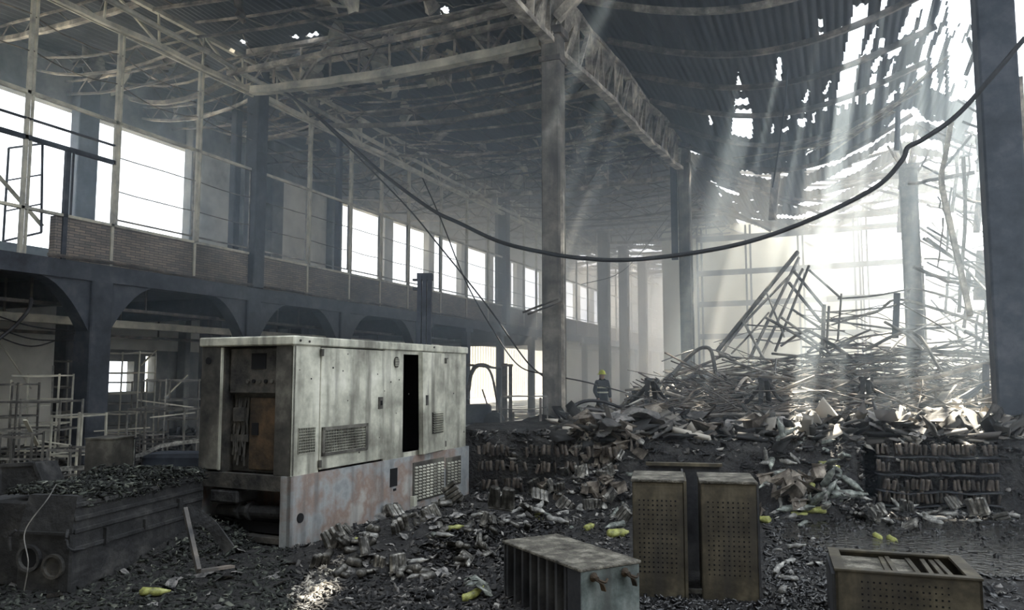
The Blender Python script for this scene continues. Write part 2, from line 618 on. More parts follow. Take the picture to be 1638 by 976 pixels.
def wet_floor():
    m = bpy.data.materials.new('wet_charred_floor')
    m.use_nodes = True
    N = m.node_tree.nodes
    L = m.node_tree.links
    b = N['Principled BSDF']
    tc = N.new('ShaderNodeTexCoord')
    nz = N.new('ShaderNodeTexNoise')
    nz.inputs['Scale'].default_value = 1.1
    nz.inputs['Detail'].default_value = 7
    nz.inputs['Roughness'].default_value = 0.7
    L.new(tc.outputs['Object'], nz.inputs['Vector'])
    rp = N.new('ShaderNodeValToRGB')
    e = rp.color_ramp.elements
    e[0].position = 0.3
    e[0].color = (0.006, 0.006, 0.007, 1)
    e[1].position = 0.75
    e[1].color = (0.035, 0.033, 0.032, 1)
    L.new(nz.outputs['Fac'], rp.inputs[0])
    L.new(rp.outputs[0], b.inputs['Base Color'])
    mr = N.new('ShaderNodeMapRange')
    mr.inputs[1].default_value = 0.42
    mr.inputs[2].default_value = 0.56
    mr.inputs[3].default_value = 0.12
    mr.inputs[4].default_value = 0.7
    L.new(nz.outputs['Fac'], mr.inputs[0])
    L.new(mr.outputs[0], b.inputs['Roughness'])
    n2 = N.new('ShaderNodeTexNoise')
    n2.inputs['Scale'].default_value = 14
    n2.inputs['Detail'].default_value = 8
    L.new(tc.outputs['Object'], n2.inputs['Vector'])
    bp = N.new('ShaderNodeBump')
    bp.inputs['Strength'].default_value = 0.9
    bp.inputs['Distance'].default_value = 0.03
    L.new(n2.outputs['Fac'], bp.inputs['Height'])
    L.new(bp.outputs[0], b.inputs['Normal'])
    return m


M['floor'] = wet_floor()
fl = MB().box(-19, 14, -6, 64, -0.2, 0.0).obj('floor', M['floor'])
tag(fl, 'wet blackened concrete floor of the burnt hall', 'floor', kind='structure')
gd = MB().box(-60, -19, -6, 90, -0.25, -0.05).obj('ground', M['pale_wall'])
tag(gd, 'pale ground outside beyond the left wall openings', 'ground', kind='structure')

# rubble bed: a height field whose grid follows the heap
def grid_mesh(name, xs, ys, hf, m, thresh=0.021):
    nx, ny = len(xs), len(ys)
    V = []
    H = []
    for y in ys:
        for x in xs:
            h = hf(x, y)
            H.append(h)
            V.append((x, y, h))
    F = []
    for j in range(ny - 1):
        for i in range(nx - 1):
            a = j * nx + i
            if max(H[a], H[a + 1], H[a + nx], H[a + nx + 1]) > thresh:
                F.append((a, a + 1, a + nx + 1, a + nx))
    b = MB()
    b.v = V
    b.f = F
    return b.obj(name, m, smooth=False)


xs = list(np.arange(-7.0, 9.5, 0.11))
ys = list(np.arange(3.0, 15.0, 0.11)) + list(np.arange(15.0, 38, 0.35))
rb = grid_mesh('rubble', xs, ys, rubble_h, M['rubble'], -0.015)
tag(rb, 'charred rubble heap of burnt stock covering the hall floor', 'rubble', kind='stuff')

# ---- roof deck: one sheet of ribbed panels with its burnt-out holes
HOLES = [  # burnt slits and gaps, outlines followed on the roof sheet
    [(1181, 115), (1187, 145), (1176, 145)], [(1176, 158), (1198, 158), (1199, 168), (1175, 169)],
    [(1178, 175), (1203, 174), (1204, 222), (1170, 215), (1172, 190)], [(1134, 184), (1140, 198), (1135, 200)],
    [(1244, 92), (1251, 94), (1249, 130), (1241, 128)], [(1326, 130), (1330, 128), (1322, 150), (1315, 152)],
    [(1310, 30), (1316, 30), (1316, 44), (1310, 44)], [(1309, 52), (1317, 52), (1317, 62), (1309, 62)],
    [(1344, 42), (1350, 44), (1348, 54), (1343, 54)], [(1291, 145), (1296, 145), (1290, 165), (1284, 165)],
    [(1320, 158), (1326, 158), (1322, 178), (1316, 178)], [(1360, 122), (1364, 122), (1361, 140), (1356, 138)],
    [(1356, 150), (1362, 150), (1356, 176), (1350, 172)], [(1369, 150), (1374, 152), (1372, 168), (1366, 162)],
    [(1400, 40), (1404, 44), (1392, 88), (1378, 90)], [(1411, 0), (1420, 0), (1414, 26), (1405, 28)],
    [(1408, 62), (1417, 62), (1412, 78), (1405, 78)], [(1402, 92), (1412, 92), (1402, 115), (1391, 114)],
    [(1394, 118), (1404, 118), (1396, 166), (1384, 168)], [(1418, 78), (1443, 74), (1438, 88), (1420, 96)],
    [(1428, 96), (1432, 98), (1420, 140), (1411, 138)], [(1470, -20), (1485, -20), (1460, 52), (1434, 66)],
    [(1452, 104), (1464, 102), (1452, 118), (1448, 118)], [(1440, 134), (1448, 132), (1444, 152), (1438, 152)],
    [(1425, 148), (1434, 146), (1430, 162), (1416, 168)], [(1438, 184), (1466, 184), (1462, 200), (1438, 200)],
    [(1235, 200), (1238, 200), (1238, 212), (1234, 212)], [(1260, 180), (1266, 180), (1264, 190), (1260, 190)],
    [(1276, 190), (1290, 190), (1288, 204), (1275, 202)], [(1300, 180), (1304, 180), (1303, 196), (1299, 196)],
    [(1340, 172), (1344, 172), (1342, 186), (1338, 184)], [(1250, 205), (1262, 203), (1260, 210), (1250, 210)],
    [(1551, 70), (1580, 10), (1586, 60), (1588, 135), (1560, 130), (1538, 128), (1520, 118)],
    [(1570, 10), (1583, 14), (1583, 46), (1563, 40)], [(1552, 10), (1558, 8), (1556, 40), (1551, 40)],
    [(1560, 168), (1592, 160), (1596, 205), (1545, 212), (1556, 190)],
    [(1618, -30), (1700, -30), (1700, 300), (1640, 260), (1625, 120)],
    [(704, 12), (718, 12), (718, 24), (706, 24)], [(975, 98), (988, 100), (1000, 128), (986, 124)],
    [(1003, 138), (1018, 146), (1026, 160), (1010, 156)], [(463, 57), (478, 56), (478, 62), (464, 62)],
    [(490, 54), (508, 52), (508, 56), (491, 60)], [(330, 114), (342, 116), (341, 121), (330, 120)],
    [(385, 62), (394, 64), (392, 72), (384, 70)], [(262, 96), (282, 92), (282, 98), (262, 104)],
    [(941, 298), (952, 300), (952, 303), (941, 302)], [(184, 112), (193, 110), (193, 117), (184, 117)],
]
def roof_z(x, y):
    z = ZR
    if x > -4.7:
        t = (x + 4.7) / 6.9
        u = t - math.floor(t)
        z -= 0.75 * math.sin(PI * u) * smooth((y - 8) / 8) * (1.0 if t < 1 else 0.4)
        z -= 0.5 * smooth((y - 20) / 6) * math.sin(PI * u)
    else:
        z -= 0.18 * math.sin(x * 0.8 + y * 0.3)
    return z


# slits whose sunbeams land beside the generator and on the heap
def sun_hole(pts):
    out = []
    for (px, py, z) in pts:
        g = on_z(px, py, z)
        t = (ZR - z) / SUN_DIR.z
        for _ in range(8):
            q = g + SUN_DIR * t
            t = (roof_z(q.x, q.y) - z) / SUN_DIR.z
        out.append((q.x, q.y))
    return out


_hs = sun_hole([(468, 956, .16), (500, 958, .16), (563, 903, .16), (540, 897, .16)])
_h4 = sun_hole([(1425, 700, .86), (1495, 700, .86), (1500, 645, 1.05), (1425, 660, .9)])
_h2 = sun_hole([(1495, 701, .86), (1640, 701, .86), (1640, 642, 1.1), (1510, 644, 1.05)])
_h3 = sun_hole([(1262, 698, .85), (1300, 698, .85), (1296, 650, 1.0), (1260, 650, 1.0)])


def inpoly(X, Y, poly):
    res = np.zeros(X.shape, bool)
    n = len(poly)
    j = n - 1
    for i in range(n):
        xi, yi = poly[i]
        xj, yj = poly[j]
        if yi != yj:
            c = ((yi > Y) != (yj > Y)) & (X < (xj - xi) * (Y - yi) / (yj - yi) + xi)
            res ^= c
        j = i
    return res


def build_roof():
    dx, dy = 0.04, 0.08
    xs = np.arange(-17.4, 9.6, dx)
    ys = np.arange(ROOF_Y0, 62.0, dy)
    X, Y = np.meshgrid(xs, ys)
    Z = np.vectorize(roof_z)(X, Y)
    Zc = Z + 0.035 * ((np.arange(X.shape[1]) // 2) % 2)[None, :]
    nx, ny = len(xs), len(ys)
    cx = (X[:-1, :-1] + dx / 2)
    cy = (Y[:-1, :-1] + dy / 2)
    cz = Z[:-1, :-1]
    rng = np.random.default_rng(5)
    PX, PY = proj(cx, cy, cz)
    keep = np.ones(cx.shape, bool)
    for h in HOLES:
        keep &= ~inpoly(PX, PY, h)
    keep &= ~inpoly(cx, cy, _hs)
    keep &= ~((np.abs(cx - 0.5) < 7.5) & (cy > -1.0) & (cy < 8.5))   # unseen opening added above the viewer to light the foreground
    tear = (np.sin(cx * 21 + np.sin(cy * 1.3) * 1.5) + 0.6 * np.sin(cx * 8.3 + cy))
    keep &= ~(inpoly(cx, cy, _h2) & (tear > -1.1))
    keep &= ~(inpoly(cx, cy, _h4) & (tear > -0.1))
    keep &= ~inpoly(cx, cy, _h3)
    # fallen-in part: right of the column line beyond the second column row only ragged strips of sheet stay up
    edge = 25.3 + 0.8 * np.sin(cx * 2.3) + 0.5 * np.sin(cx * 5.1 + 1)
    gone = (cx > -4.4) & (cy > edge)
    band = np.sin(cy * 2.6 + np.sin(cx * 0.7) * 1.4) + 0.5 * np.sin(cx * 1.9 + cy * 0.8) + 0.35 * np.sin(cx * 7 + cy * 3)
    thr = np.where(PX > 1440, 0.1, np.where(PX < 1290, -0.95, -0.1))
    keep &= ~(gone & ((band < thr) | (cy > 38)))
    keep &= ~((cx < -4.4) & (cy > 46) & (band < -0.6))  # gaps added in the far left roof to light the smoke
    # small burn-through spots
    col = rng.random(cx.shape[1])
    spots = (rng.random(cx.shape) < 0.002) & (cx > -3) & (cy > 19) & (cy < 26) & (PX > 1225)
    keep &= ~spots
    idx = np.arange(nx * ny).reshape(ny, nx)
    a = idx[:-1, :-1][keep]
    b = idx[:-1, 1:][keep]
    c = idx[1:, 1:][keep]
    d = idx[1:, :-1][keep]
    F = np.stack([a, b, c, d], 1)
    me = bpy.data.meshes.new('ceiling')
    me.vertices.add(nx * ny)
    me.vertices.foreach_set('co', np.stack([X, Y, Zc], -1).astype(np.float32).ravel())
    me.loops.add(F.size)
    me.loops.foreach_set('vertex_index', F.astype(np.int32).ravel())
    me.polygons.add(len(F))
    me.polygons.foreach_set('loop_start', np.arange(0, F.size, 4, dtype=np.int32))
    me.update(calc_edges=True)
    me.materials.append(M['roof'])
    o = bpy.data.objects.new('ceiling', me)
    C.objects.link(o)
    sm = o.modifiers.new('thickness', 'SOLIDIFY')
    sm.thickness = 0.02
    return tag(o, 'burnt ribbed roof sheeting with slits and holes letting sky through', 'ceiling', kind='structure')


ROOF_Y0 = -6.0
build_roof()

# ---- mezzanine
o = MB().box(XO, XW + 0.15, -4, 60, ZM - 0.22, ZM).obj('floor_mezzanine', M['soot'])
tag(o, 'blackened mezzanine floor slab along the left wall', 'floor', kind='structure')
o = MB().box(XW - 0.02, XW + 0.22, -4, 60, ZM - 0.32, ZM - 0.02).obj('beam', M['dark_steel'])
tag(o, 'long dark edge beam under the brick parapet of the mezzanine', 'beam', kind='structure')
y0p = yx(76, XW)
o = MB().box(XW - 0.14, XW, y0p, 60, ZM, ZS - 0.03).obj('wall_parapet', M['brick'])
tag(o, 'sooty brick parapet wall along the mezzanine edge', 'wall', kind='structure')
pp = MB().sweep([(XW + 0.13, y0p - 0.2, ZM + 0.05)] + [(XW + 0.13, y0p + k * 1.5, ZM + 0.05 + 0.03 * math.sin(k * 2.1)) for k in range(1, 33)], 0.035).obj('service_pipe', M['burnt_steel'])
tag(pp, 'thin scorched pipe running along the foot of the brick parapet', 'pipe')

# window frame of the mezzanine edge: one glazing-less bay per mullion
mull_px = [20, 168, 303, 395, 487, 555, 605, 650, 703, 745, 780, 812, 838, 858]
mull_y = [yx(p, XW) for p in mull_px]
while mull_y[-1] < 57:
    mull_y.append(mull_y[-1] + 1.95)
mull_y = [mull_y[0] - 2.6] + mull_y
wi = 0
for k in range(len(mull_y) - 1):
    a, b = mull_y[k], mull_y[k + 1]
    wi += 1
    w = empty('window_%d' % wi, (XW, a, ZM))
    H = ZE - ZM
    lean = R.uniform(-0.05, 0.05)
    fr = MB()
    fr.box(-0.03, 0.03, -0.03, 0.03, 0, H)
    fr.box(-0.025, 0.025, 0.07, 0.10, 0.8 if k > 1 else 0.0, H)
    fr.box(-0.03, 0.03, 0, b - a, ZH - ZM - 0.03, ZH - ZM + 0.03)
    fr.box(-0.05, 0.03, 0, b - a, ZS - ZM - 0.03, ZS - ZM + 0.02)
    fr.box(-0.02, 0.02, 0, b - a, H - 0.05, H)
    fo = fr.obj('mullion', M['white_tube'], w)
    gb = MB()
    if k > 1:
        for zz in ((ZS + 0.66 - ZM), (ZS + 1.31 - ZM)):
            gb.sweep(catenary((0, 0.1, zz), (0, b - a, zz), R.uniform(0, 0.03), 5, 0.006, k), 0.011)
        gb.box(-0.015, 0.015, 0.08, 0.11, ZS - ZM + 0.1, ZH - ZM - 0.05)
        gb.box(-0.015, 0.015, b - a - 0.1, b - a - 0.07, ZS - ZM + 0.1, ZH - ZM - 0.05)
        gb.box(-0.015, 0.015, 0.1, b - a - 0.08, ZS - ZM + 0.1, ZS - ZM + 0.13)
    else:
        gb.box(-0.03, 0.03, 0, b - a, 1.95, 2.03)
        gb.box(-0.03, 0.03, 0, b - a, 2.30, 2.33)
        gb.box(-0.03, 0.03, (b - a) * 0.42, (b - a) * 0.42 + 0.09, -0.0, 1.98)
        gb.box(-0.015, 0.015, (b - a) * 0.5, (b - a) * 0.5 + 0.03, 0.8, 1.95)
    gb.obj('glazing_bar', M['dark_steel'] if k < 2 else M['bare_steel'], w)
    tb = MB()
    for q, zz in enumerate((0.75, 1.35)):
        tb.sweep(catenary((0, 0, ZH - ZM + zz), (0, b - a, ZH - ZM + zz + R.uniform(-0.05, 0.05)), 0.06 + 0.05 * (k % 3), 6, 0.01, k * 3 + q), 0.011)
    tb.obj('sagging_wire', M['burnt_steel'], w)
    tag(w, kind='structure')
# open casement and brace at the left end
cs = empty('casement_sash', at(68, 372, 13.0))
z0 = cs.location
sp_ = MB()
P4 = [at(68, 230, 13.3), at(14, 237, 13.8), at(5, 386, 13.8), at(66, 372, 13.3)]
L4 = [p - z0 for p in P4]
for i in range(4):
    sp_.sweep([L4[i], L4[(i + 1) % 4]], 0.03, 0.03)
sp_.obj('sash_frame', M['dark_steel'], cs)
sb = MB()
for t in (0.35, 0.68):
    sb.sweep([L4[0].lerp(L4[3], t), L4[1].lerp(L4[2], t)], 0.022, 0.022)
sb.obj('glazing_bar', M['dark_steel'], cs)
tag(cs, 'open dark casement sash without glass at the left end of the mezzanine', 'window sash')
br = MB().sweep([at(-30, 250, 13.0), at(68, 362, 13.4)], 0.045, 0.07).obj('diagonal_brace', M['white_tube'])
tag(br, 'diagonal pale steel brace crossing the open casement at far left', 'brace')

# outer left wall with window openings (upper) and ground openings
up_open = []
for (a, b) in ((-60, 105), (140, 293), (543, 609), (626, 683), (693, 736), (746, 782), (789, 812), (818, 827), (840, 868)):
    up_open.append((yx(a, XO) if a > -50 else 4.0, yx(b, XO)))
yy = up_open[-1][1] + 1.0
while yy < 57:
    up_open.append((yy, yy + 2.4))
    yy += 3.4
lo_open = [(yx(160, XO), yx(214, XO), 1.15, 1.95), (yx(232, XO), yx(247, XO), 1.15, 2.1)]
ylo = yx(752, XO)
lo_open.append((ylo, 47, 0.0, 3.1))
wl = MB()
X0, X1 = XO - 0.25, XO
SILL_O, HEAD_O = 4.55, 8.02
ycur = -4.0
for (a, b) in up_open:
    wl.box(X0, X1, ycur, a, ZM - 0.25, 9.4)
    wl.box(X0, X1, a, b, ZM - 0.25, SILL_O)
    wl.box(X0, X1, a, b, HEAD_O, 9.4)
    ycur = b
wl.box(X0, X1, ycur, 60, ZM - 0.25, 9.4)
ycur = -4.0
for (a, b, z0_, z1_) in lo_open:
    wl.box(X0, X1, ycur, a, 0, ZM - 0.25)
    if z0_ > 0:
        wl.box(X0, X1, a, b, 0, z0_)
    wl.box(X0, X1, a, b, z1_, ZM - 0.25)
    ycur = b
wl.box(X0, X1, ycur, 60, 0, ZM - 0.25)
o = wl.obj('wall_left', M['soot_wall'])
tag(o, 'soot-streaked outer left wall with empty window openings', 'wall', kind='structure')
# pale upper panels between the bright windows
pn = MB().box(XO + 0.0, XO + 0.03, yx(296, XO), yx(541, XO), SILL_O - 0.6, HEAD_O).obj('trim_panel', M['pale_wall'])
tag(pn, 'pale smoke-stained wall panels between the bright left windows', 'wall panel', kind='structure')

o = MB().box(XO + 0.01, XO + 0.05, 5, yx(156, XO), 0, ZM - 0.25).box(XO + 0.01, XO + 0.05, yx(156, XO), yx(330, XO), 2.25, ZM - 0.25).obj('trim_plaster', M['pale_wall'])
tag(o, 'pale smoke-stained plaster on the ground-floor wall behind the shelving frames', 'plaster', kind='structure')
# piers / wall columns between outer windows
for i, (a, b) in enumerate(((106, 139), (294, 303), (380, 392), (428, 446), (527, 541), (612, 624), (684, 692), (737, 745), (783, 788))):
    ya, yb = yx(a, XO + 0.3), yx(b, XO + 0.3)
    o = MB().box(XO + 0.02, XO + 0.32, ya, yb, 0 if i < 4 else ZM, 9.2, bev=0.02).obj('wall_pillar', M['soot_wall'] if i else M['dark_steel'])
    tag(o, 'grey pillar against the outer left wall between windows', 'pillar', 'pillars of the outer left wall', kind='structure')

# outside: neighbouring pale ribbed shed and fence
o = MB().box(-24.2, -24, 22, 70, 0, 5.6).obj('neighbour_shed', M['cladding'])
tag(o, 'pale ribbed shed wall outside seen through the left openings', 'building')
o = MB().box(-30, -24.3, 10, 16, 0, 6.9).obj('neighbour_building', M['soot_wall'])
tag(o, 'grey building outside seen through the window at far left', 'building')

# mezzanine columns with haunches
mcol_px = [145, 392, 541, 663, 745, 800, 850]
mys = [yx(p, XW) for p in mcol_px]
while mys[-1] < 56:
    mys.append(mys[-1] + 3.9)
mys = [mys[0] - 3.9] + mys


def mez_column(y, far):
    e = empty('mezzanine_column', (XW + 0.0, y, 0))
    cw_ = 0.13 if far else 0.22
    MB().box(-cw_, cw_, -cw_, cw_, 0, ZM - 0.3, bev=0.02).obj('shaft', M['dark_steel'], e)
    if far:
        MB().box(-0.15, 0.15, -0.3, 0.3, ZM - 0.45, ZM - 0.25).obj('capital', M['dark_steel'], e)
        return e
    h = MB()
    # arched haunches to both sides along the beam
    for s in (-1, 1):
        n = 8
        vs = []
        for k in range(n + 1):
            t = k / n
            yy = s * (0.2 + 1.1 * t)
            z = ZM - 0.3 - 0.95 * (1 - t) ** 2
            vs += [(-0.15, yy, z), (0.15, yy, z), (-0.15, yy, ZM - 0.25), (0.15, yy, ZM - 0.25)]
        fs = []
        for k in range(n):
            a = 4 * k
            b = a + 4
            fs += [(a, a + 1, b + 1, b), (a + 2, b + 2, b + 3, a + 3), (a, b, b + 2, a + 2), (a + 1, a + 3, b + 3, b + 1)]
        fs += [(0, 2, 3, 1), (4 * n, 4 * n + 1, 4 * n + 3, 4 * n + 2)]
        h.add(vs, fs)
    h.obj('haunch', M['dark_steel'], e)
    return e


for i, y in enumerate(mys):
    e = mez_column(y, i > 4)
    tag(e, 'slim far column under the mezzanine edge' if i > 4 else 'dark square column with curved haunches carrying the mezzanine edge', 'column', 'slim columns under the far mezzanine edge' if i > 4 else 'haunched columns under the mezzanine edge', kind='structure')
# inner row under the mezzanine
for i, y in enumerate(mys[:4]):
    o = MB().box(-15.1, -14.7, y + 1.2, y + 1.6, 0, ZM - 0.22, bev=0.03).obj('inner_column', M['soot'])
    tag(o, 'sooty square column standing further under the mezzanine', 'column', 'inner columns under the mezzanine', kind='structure')
# cross beams and hanging ducts under the mezzanine
for i, y in enumerate(mys[:8]):
    o = MB().box(XO, XW, y - 0.14, y + 0.14, ZM - 0.7, ZM - 0.2).obj('cross_beam', M['soot'])
    tag(o, 'blackened cross beam under the mezzanine floor', 'beam', 'cross beams under the mezzanine', kind='structure')
for i, (xx, zz, mm) in enumerate(((-13.3, 2.9, 'burnt_steel'), (-14.0, 2.62, 'white_tube'), (-15.6, 2.5, 'burnt_steel'))):
    e = empty('service_duct', (xx, 6, zz))
    MB().box(-0.12, 0.12, 0, 20, -0.03, 0.12 if i == 1 else 0.03).obj('duct_run', M[mm], e)
    hg = MB()
    for k in range(8):
        hg.box(-0.015, 0.015, 1 + 2.5 * k, 1.03 + 2.5 * k, 0, ZM - 0.2 - zz)
    hg.obj('hanger', M['burnt_steel'], e)
    tag(e, ['scorched cable tray hung nearest the mezzanine edge beam', 'pale insulated duct hung under the mezzanine', 'thin cable tray hung deepest under the mezzanine'][i], 'duct')

# upper dark posts of the left frame
for i, (px, w) in enumerate(((400, 0.36), (806, 0.38), (366, 0.2), (536, 0.16), (797, 0.25))):
    X = XW if i < 2 else XW - 1.2
    y = yx(px, X)
    o = MB().box(X - w / 2, X + w / 2, y - w / 2, y + w / 2, ZM, ZE + 0.9, bev=0.02).obj('upper_column', M['dark_steel'])
    tag(o, ['dark steel column rising from the mezzanine edge in front of the brick parapet', 'dark steel column at the far end of the near window run',
            'thin grey post behind the window frame beside the dark steel column', 'thin dark post at the start of the bright middle windows',
            'grey post just behind the farther dark steel column'][i], 'column', kind='structure')

# main concrete columns
def main_column(x, y, w, h, label, m='concrete'):
    e = empty('concrete_column', (x, y, 0))
    b = MB().box(-w / 2, w / 2, -w / 2, w / 2, 0, h, bev=0.03)
    b.obj('shaft', M[m], e)
    c = MB().box(-w / 2 - 0.06, w / 2 + 0.06, -w / 2 - 0.06, w / 2 + 0.06, h - 0.05, h + 0.1)
    c.box(-w / 2 - 0.03, w / 2 + 0.03, -w / 2 - 0.03, w / 2 + 0.03, h - 0.55, h - 0.45)
    c.obj('head_plate', M['burnt_steel'], e)
    p = MB()
    p.box(w / 2, w / 2 + 0.05, -w / 2 + 0.04, -w / 2 + 0.12, 0.5, h * 0.62)
    p.obj('conduit', M['ash_steel'], e)
    return tag(e, label, 'column', kind='structure')


pA = at(887, 600, 14.3)
main_column(pA.x, pA.y, 0.36, 8.0, 'tall sooty concrete column standing right of the forklift in mid hall')
pB = at(1101, 600, 25.0)
main_column(pB.x, pB.y, 0.38, 9.0, 'slender grey concrete column left of the tall steel wall frame')
pC = at(1467, 600, 22.4)
main_column(pC.x, pC.y, 0.46, 7.6, 'scorched concrete column rising from the middle of the twisted steel')
pD = at(1614, 600, 11.4)
main_column(pD.x + 0.05, pD.y, 0.5, 9.6, 'near black concrete column at the right edge of the hall', 'dark_steel')
for i, px in enumerate((968, 1000, 1030)):
    p = at(px, 600, 38 + 5 * i)
    main_column(p.x, p.y, 0.5, 8.6, ['hazy concrete column first beyond the firefighter', 'hazy concrete column second beyond the firefighter', 'hazy concrete column farthest down the hall'][i])
o = MB().box(pB.x - 0.42, pB.x - 0.22, pB.y - 0.2, pB.y - 0.1, 5.3, 9.0).obj('hanging_channel', M['dark_steel'])
tag(o, 'dark steel channel hanging down beside the slender grey column', 'steel channel')

# end walls
bw = MB()
bw.box(-17, -11, 60, 60.3, 0, 9.4)
bw.box(-6.5, -4.4, 60, 60.3, 0, 9.4)
bw.box(-11, -6.5, 60, 60.3, 4.5, 9.4)
o = bw.obj('wall_back', M['pale_wall'])
tag(o, 'pale far end wall of the left aisle lost in smoke', 'wall', kind='structure')
# cream infill behind the steel wall frame
p0 = on_y(1126, 600, 40)
p1 = on_y(1245, 600, 40)
p2 = on_y(1390, 600, 40)
o = MB().box(p0.x - 2, p1.x, 40, 40.15, 0, 9.2).obj('wall_end', M['cream'])
tag(o, 'cream end wall panels behind the steel wall frame', 'wall', kind='structure')
o = MB().box(p1.x, p2.x - 0.1, 40, 40.15, 0, 9.0).box(p2.x - 0.1, p2.x + 12, 40, 40.15, 0, 4.6).obj('wall_end_low', M['cream'])
tag(o, 'stepped cream end wall part behind the pyramid of bars and further right', 'wall', kind='structure')

# right wall added to control side light, opened to light the generator
rw = MB()
for (a, b, z0_, z1_) in ((-6, 1, 0, 9.4), (1, 13, 0, 1.6), (1, 13, 7.6, 9.4), (13, 18, 0, 9.4), (18, 60, 0, 1.0)):
    rw.box(9.4, 9.6, a, b, z0_, z1_)
for y in (22, 30, 38, 46):
    rw.box(9.3, 9.7, y, y + 0.5, 0, 8.2)
o = MB().box(-17.2, 9.6, -6.2, -6, 0, 9.4).obj('wall_front', M['soot_wall'])  # out of view; added behind the camera to reduce fill light
tag(o, 'sooty unseen wall added behind the viewer to cut fill light', 'wall', kind='structure')
o = rw.obj('wall_right', M['soot_wall'])
tag(o, 'added right wall of the hall, broken open to let in side light', 'wall', kind='structure')

# steel wall frame on the far gable line
YF = 37.0
wf = empty('steel_wall_frame', on_y(1290, 600, YF))
wf.location.z = 0
ox = wf.location.x
ps = MB()
for px in (1123, 1202, 1287, 1378, 1391):
    x = on_y(px, 600, YF).x - ox
    for dx_ in (-0.1, 0.1):
        o = MB().box(x + dx_ - 0.04, x + dx_ + 0.04, -0.06, 0.06, 0, 8.5).obj('post', M['dark_steel'], wf)
    if px == 1391:
        break
for z in (8.0, 6.4, 4.95, 3.45):
    x0 = on_y(1120, 600, YF).x - ox
    x1 = on_y(1640, 600, YF).x - ox
    MB().sweep(catenary((x0, -0.1, z - 0.08), (x1, -0.1, z + 0.15), 0.05, 12), 0.12, 0.24).obj('rail', M['dark_steel'], wf)
tag(wf, 'tall grid of dark steel posts and rails across the far bright gable', 'steel frame')

# ------------------------------------------------------------------ roof steel
def truss(name, a, b, depth, n, ch, wb_, m, label, cat='truss', group=None, sag=0.0, seed=0):
    a = Vector(a)
    b = Vector(b)
    e = empty(name, a)
    A = Vector((0, 0, 0))
    Bv = b - a
    top = [p + Vector((0, 0, depth)) for p in catenary(A, Bv, sag * 0.7, n, 0.02, seed)]
    bot = catenary(A, Bv, sag, n, 0.03, seed + 1)
    MB().sweep(top, ch, ch).obj('top_chord', m, e)
    MB().sweep(bot, ch, ch).obj('bottom_chord', m, e)
    w = MB()
    for i in range(n):
        if i % 2 == 0:
            w.sweep([bot[i], top[i + 1]], wb_, wb_)
        else:
            w.sweep([top[i], bot[i + 1]], wb_, wb_)
        w.sweep([bot[i], top[i]], wb_ * 0.8, wb_ * 0.8)
    w.obj('web', m, e)
    return tag(e, label, cat, group)


ash, bst = M['ash_steel'], M['burnt_steel']
# long truss between the two left-hand main columns
a = Vector((pA.x - 0.1, pA.y, 7.75))
b = Vector((pB.x - 0.1, pB.y, 8.3))
t = empty('lattice_girder', a)
top = [p + Vector((0, 0, 0.95)) for p in catenary((0, -6, 0), b - a, 0.0, 22, 0.05, 4)]
bot = catenary((0, -6, 0), b - a, 0.12, 22, 0.05, 5)
MB().sweep(top, 0.2, 0.09).obj('top_chord', ash, t)
MB().sweep(bot, 0.22, 0.10).obj('bottom_chord', ash, t)
w = MB()
for i in range(22):
    w.sweep([bot[i], top[i]], 0.05, 0.14)
    w.sweep([bot[i] + Vector((0.06, 0, 0)), top[i + 1]], 0.09, 0.05)
    # crumpled web plates
    if i % 4 != 1:
        o1 = Vector((-0.08 + 0.06 * math.sin(i * 2.2), 0, 0))
        w.add([bot[i] + o1, bot[i + 1] + o1, top[i + 1] - o1, top[i] - o1 * 0.5], [(0, 1, 2, 3)])
w.obj('web', ash, t)
tag(t, 'heavy ash-coated lattice girder between the two grey concrete columns', 'girder')
# its stub right over the near column
for i, (q, rr) in enumerate((((845, -10), (872, 32)), ((930, -12), (890, 30)))):
    o = MB().sweep([at(q[0], q[1], 14.0), at(rr[0], rr[1], 14.2)], 0.16, 0.18).obj('column_strut', ash)
    tag(o, ['pale strut reaching left above the mid hall column', 'pale strut reaching right above the mid hall column'][i], 'strut')

# cross trusses over the left aisles at the column rows
MB_ = tag(MB().sweep(catenary((XW + 0.3, 13.75, ZE - 0.06), (pA.x - 0.35, 13.75, ZE - 0.12), 0.12, 14, 0.012, 2), 0.2, 0.17).obj('roof_beam', M['white_tube']), 'thick pale beam from the dark steel column toward the mid hall column', 'beam')
for i, y in enumerate((13.9, 25.5, 37, 49)):
    truss('roof_truss', (XW, y, ZE), (pA.x, y, ZE - (0.0 if i else 0.05)), 0.95, 10, 0.12, 0.05, ash,
          ['first ash-coated roof truss from the dark steel column to the mid hall column', 'second roof truss across the left aisle', 'third roof truss across the left aisle in smoke',
           'farthest roof truss across the left aisle in smoke'][i], sag=0.1, seed=i * 7)
# eave truss along the mezzanine window line
truss('eave_truss', (XW + 0.1, 4, ZE + 0.02), (XW + 0.1, 57, ZE), 0.7, 44, 0.09, 0.045, M['white_tube'], 'long pale eave truss over the mezzanine windows', sag=0.0, seed=3)
tb = MB().sweep(catenary((XW + 0.35, 6, ZE + 0.35), (XW + 0.35, 57, ZE + 0.1), 0.15, 40, 0.05, 9), 0.06, n=8).obj('eave_pipe', M['white_tube'])
tag(tb, 'scorched pipe sagging along the eave truss', 'pipe')

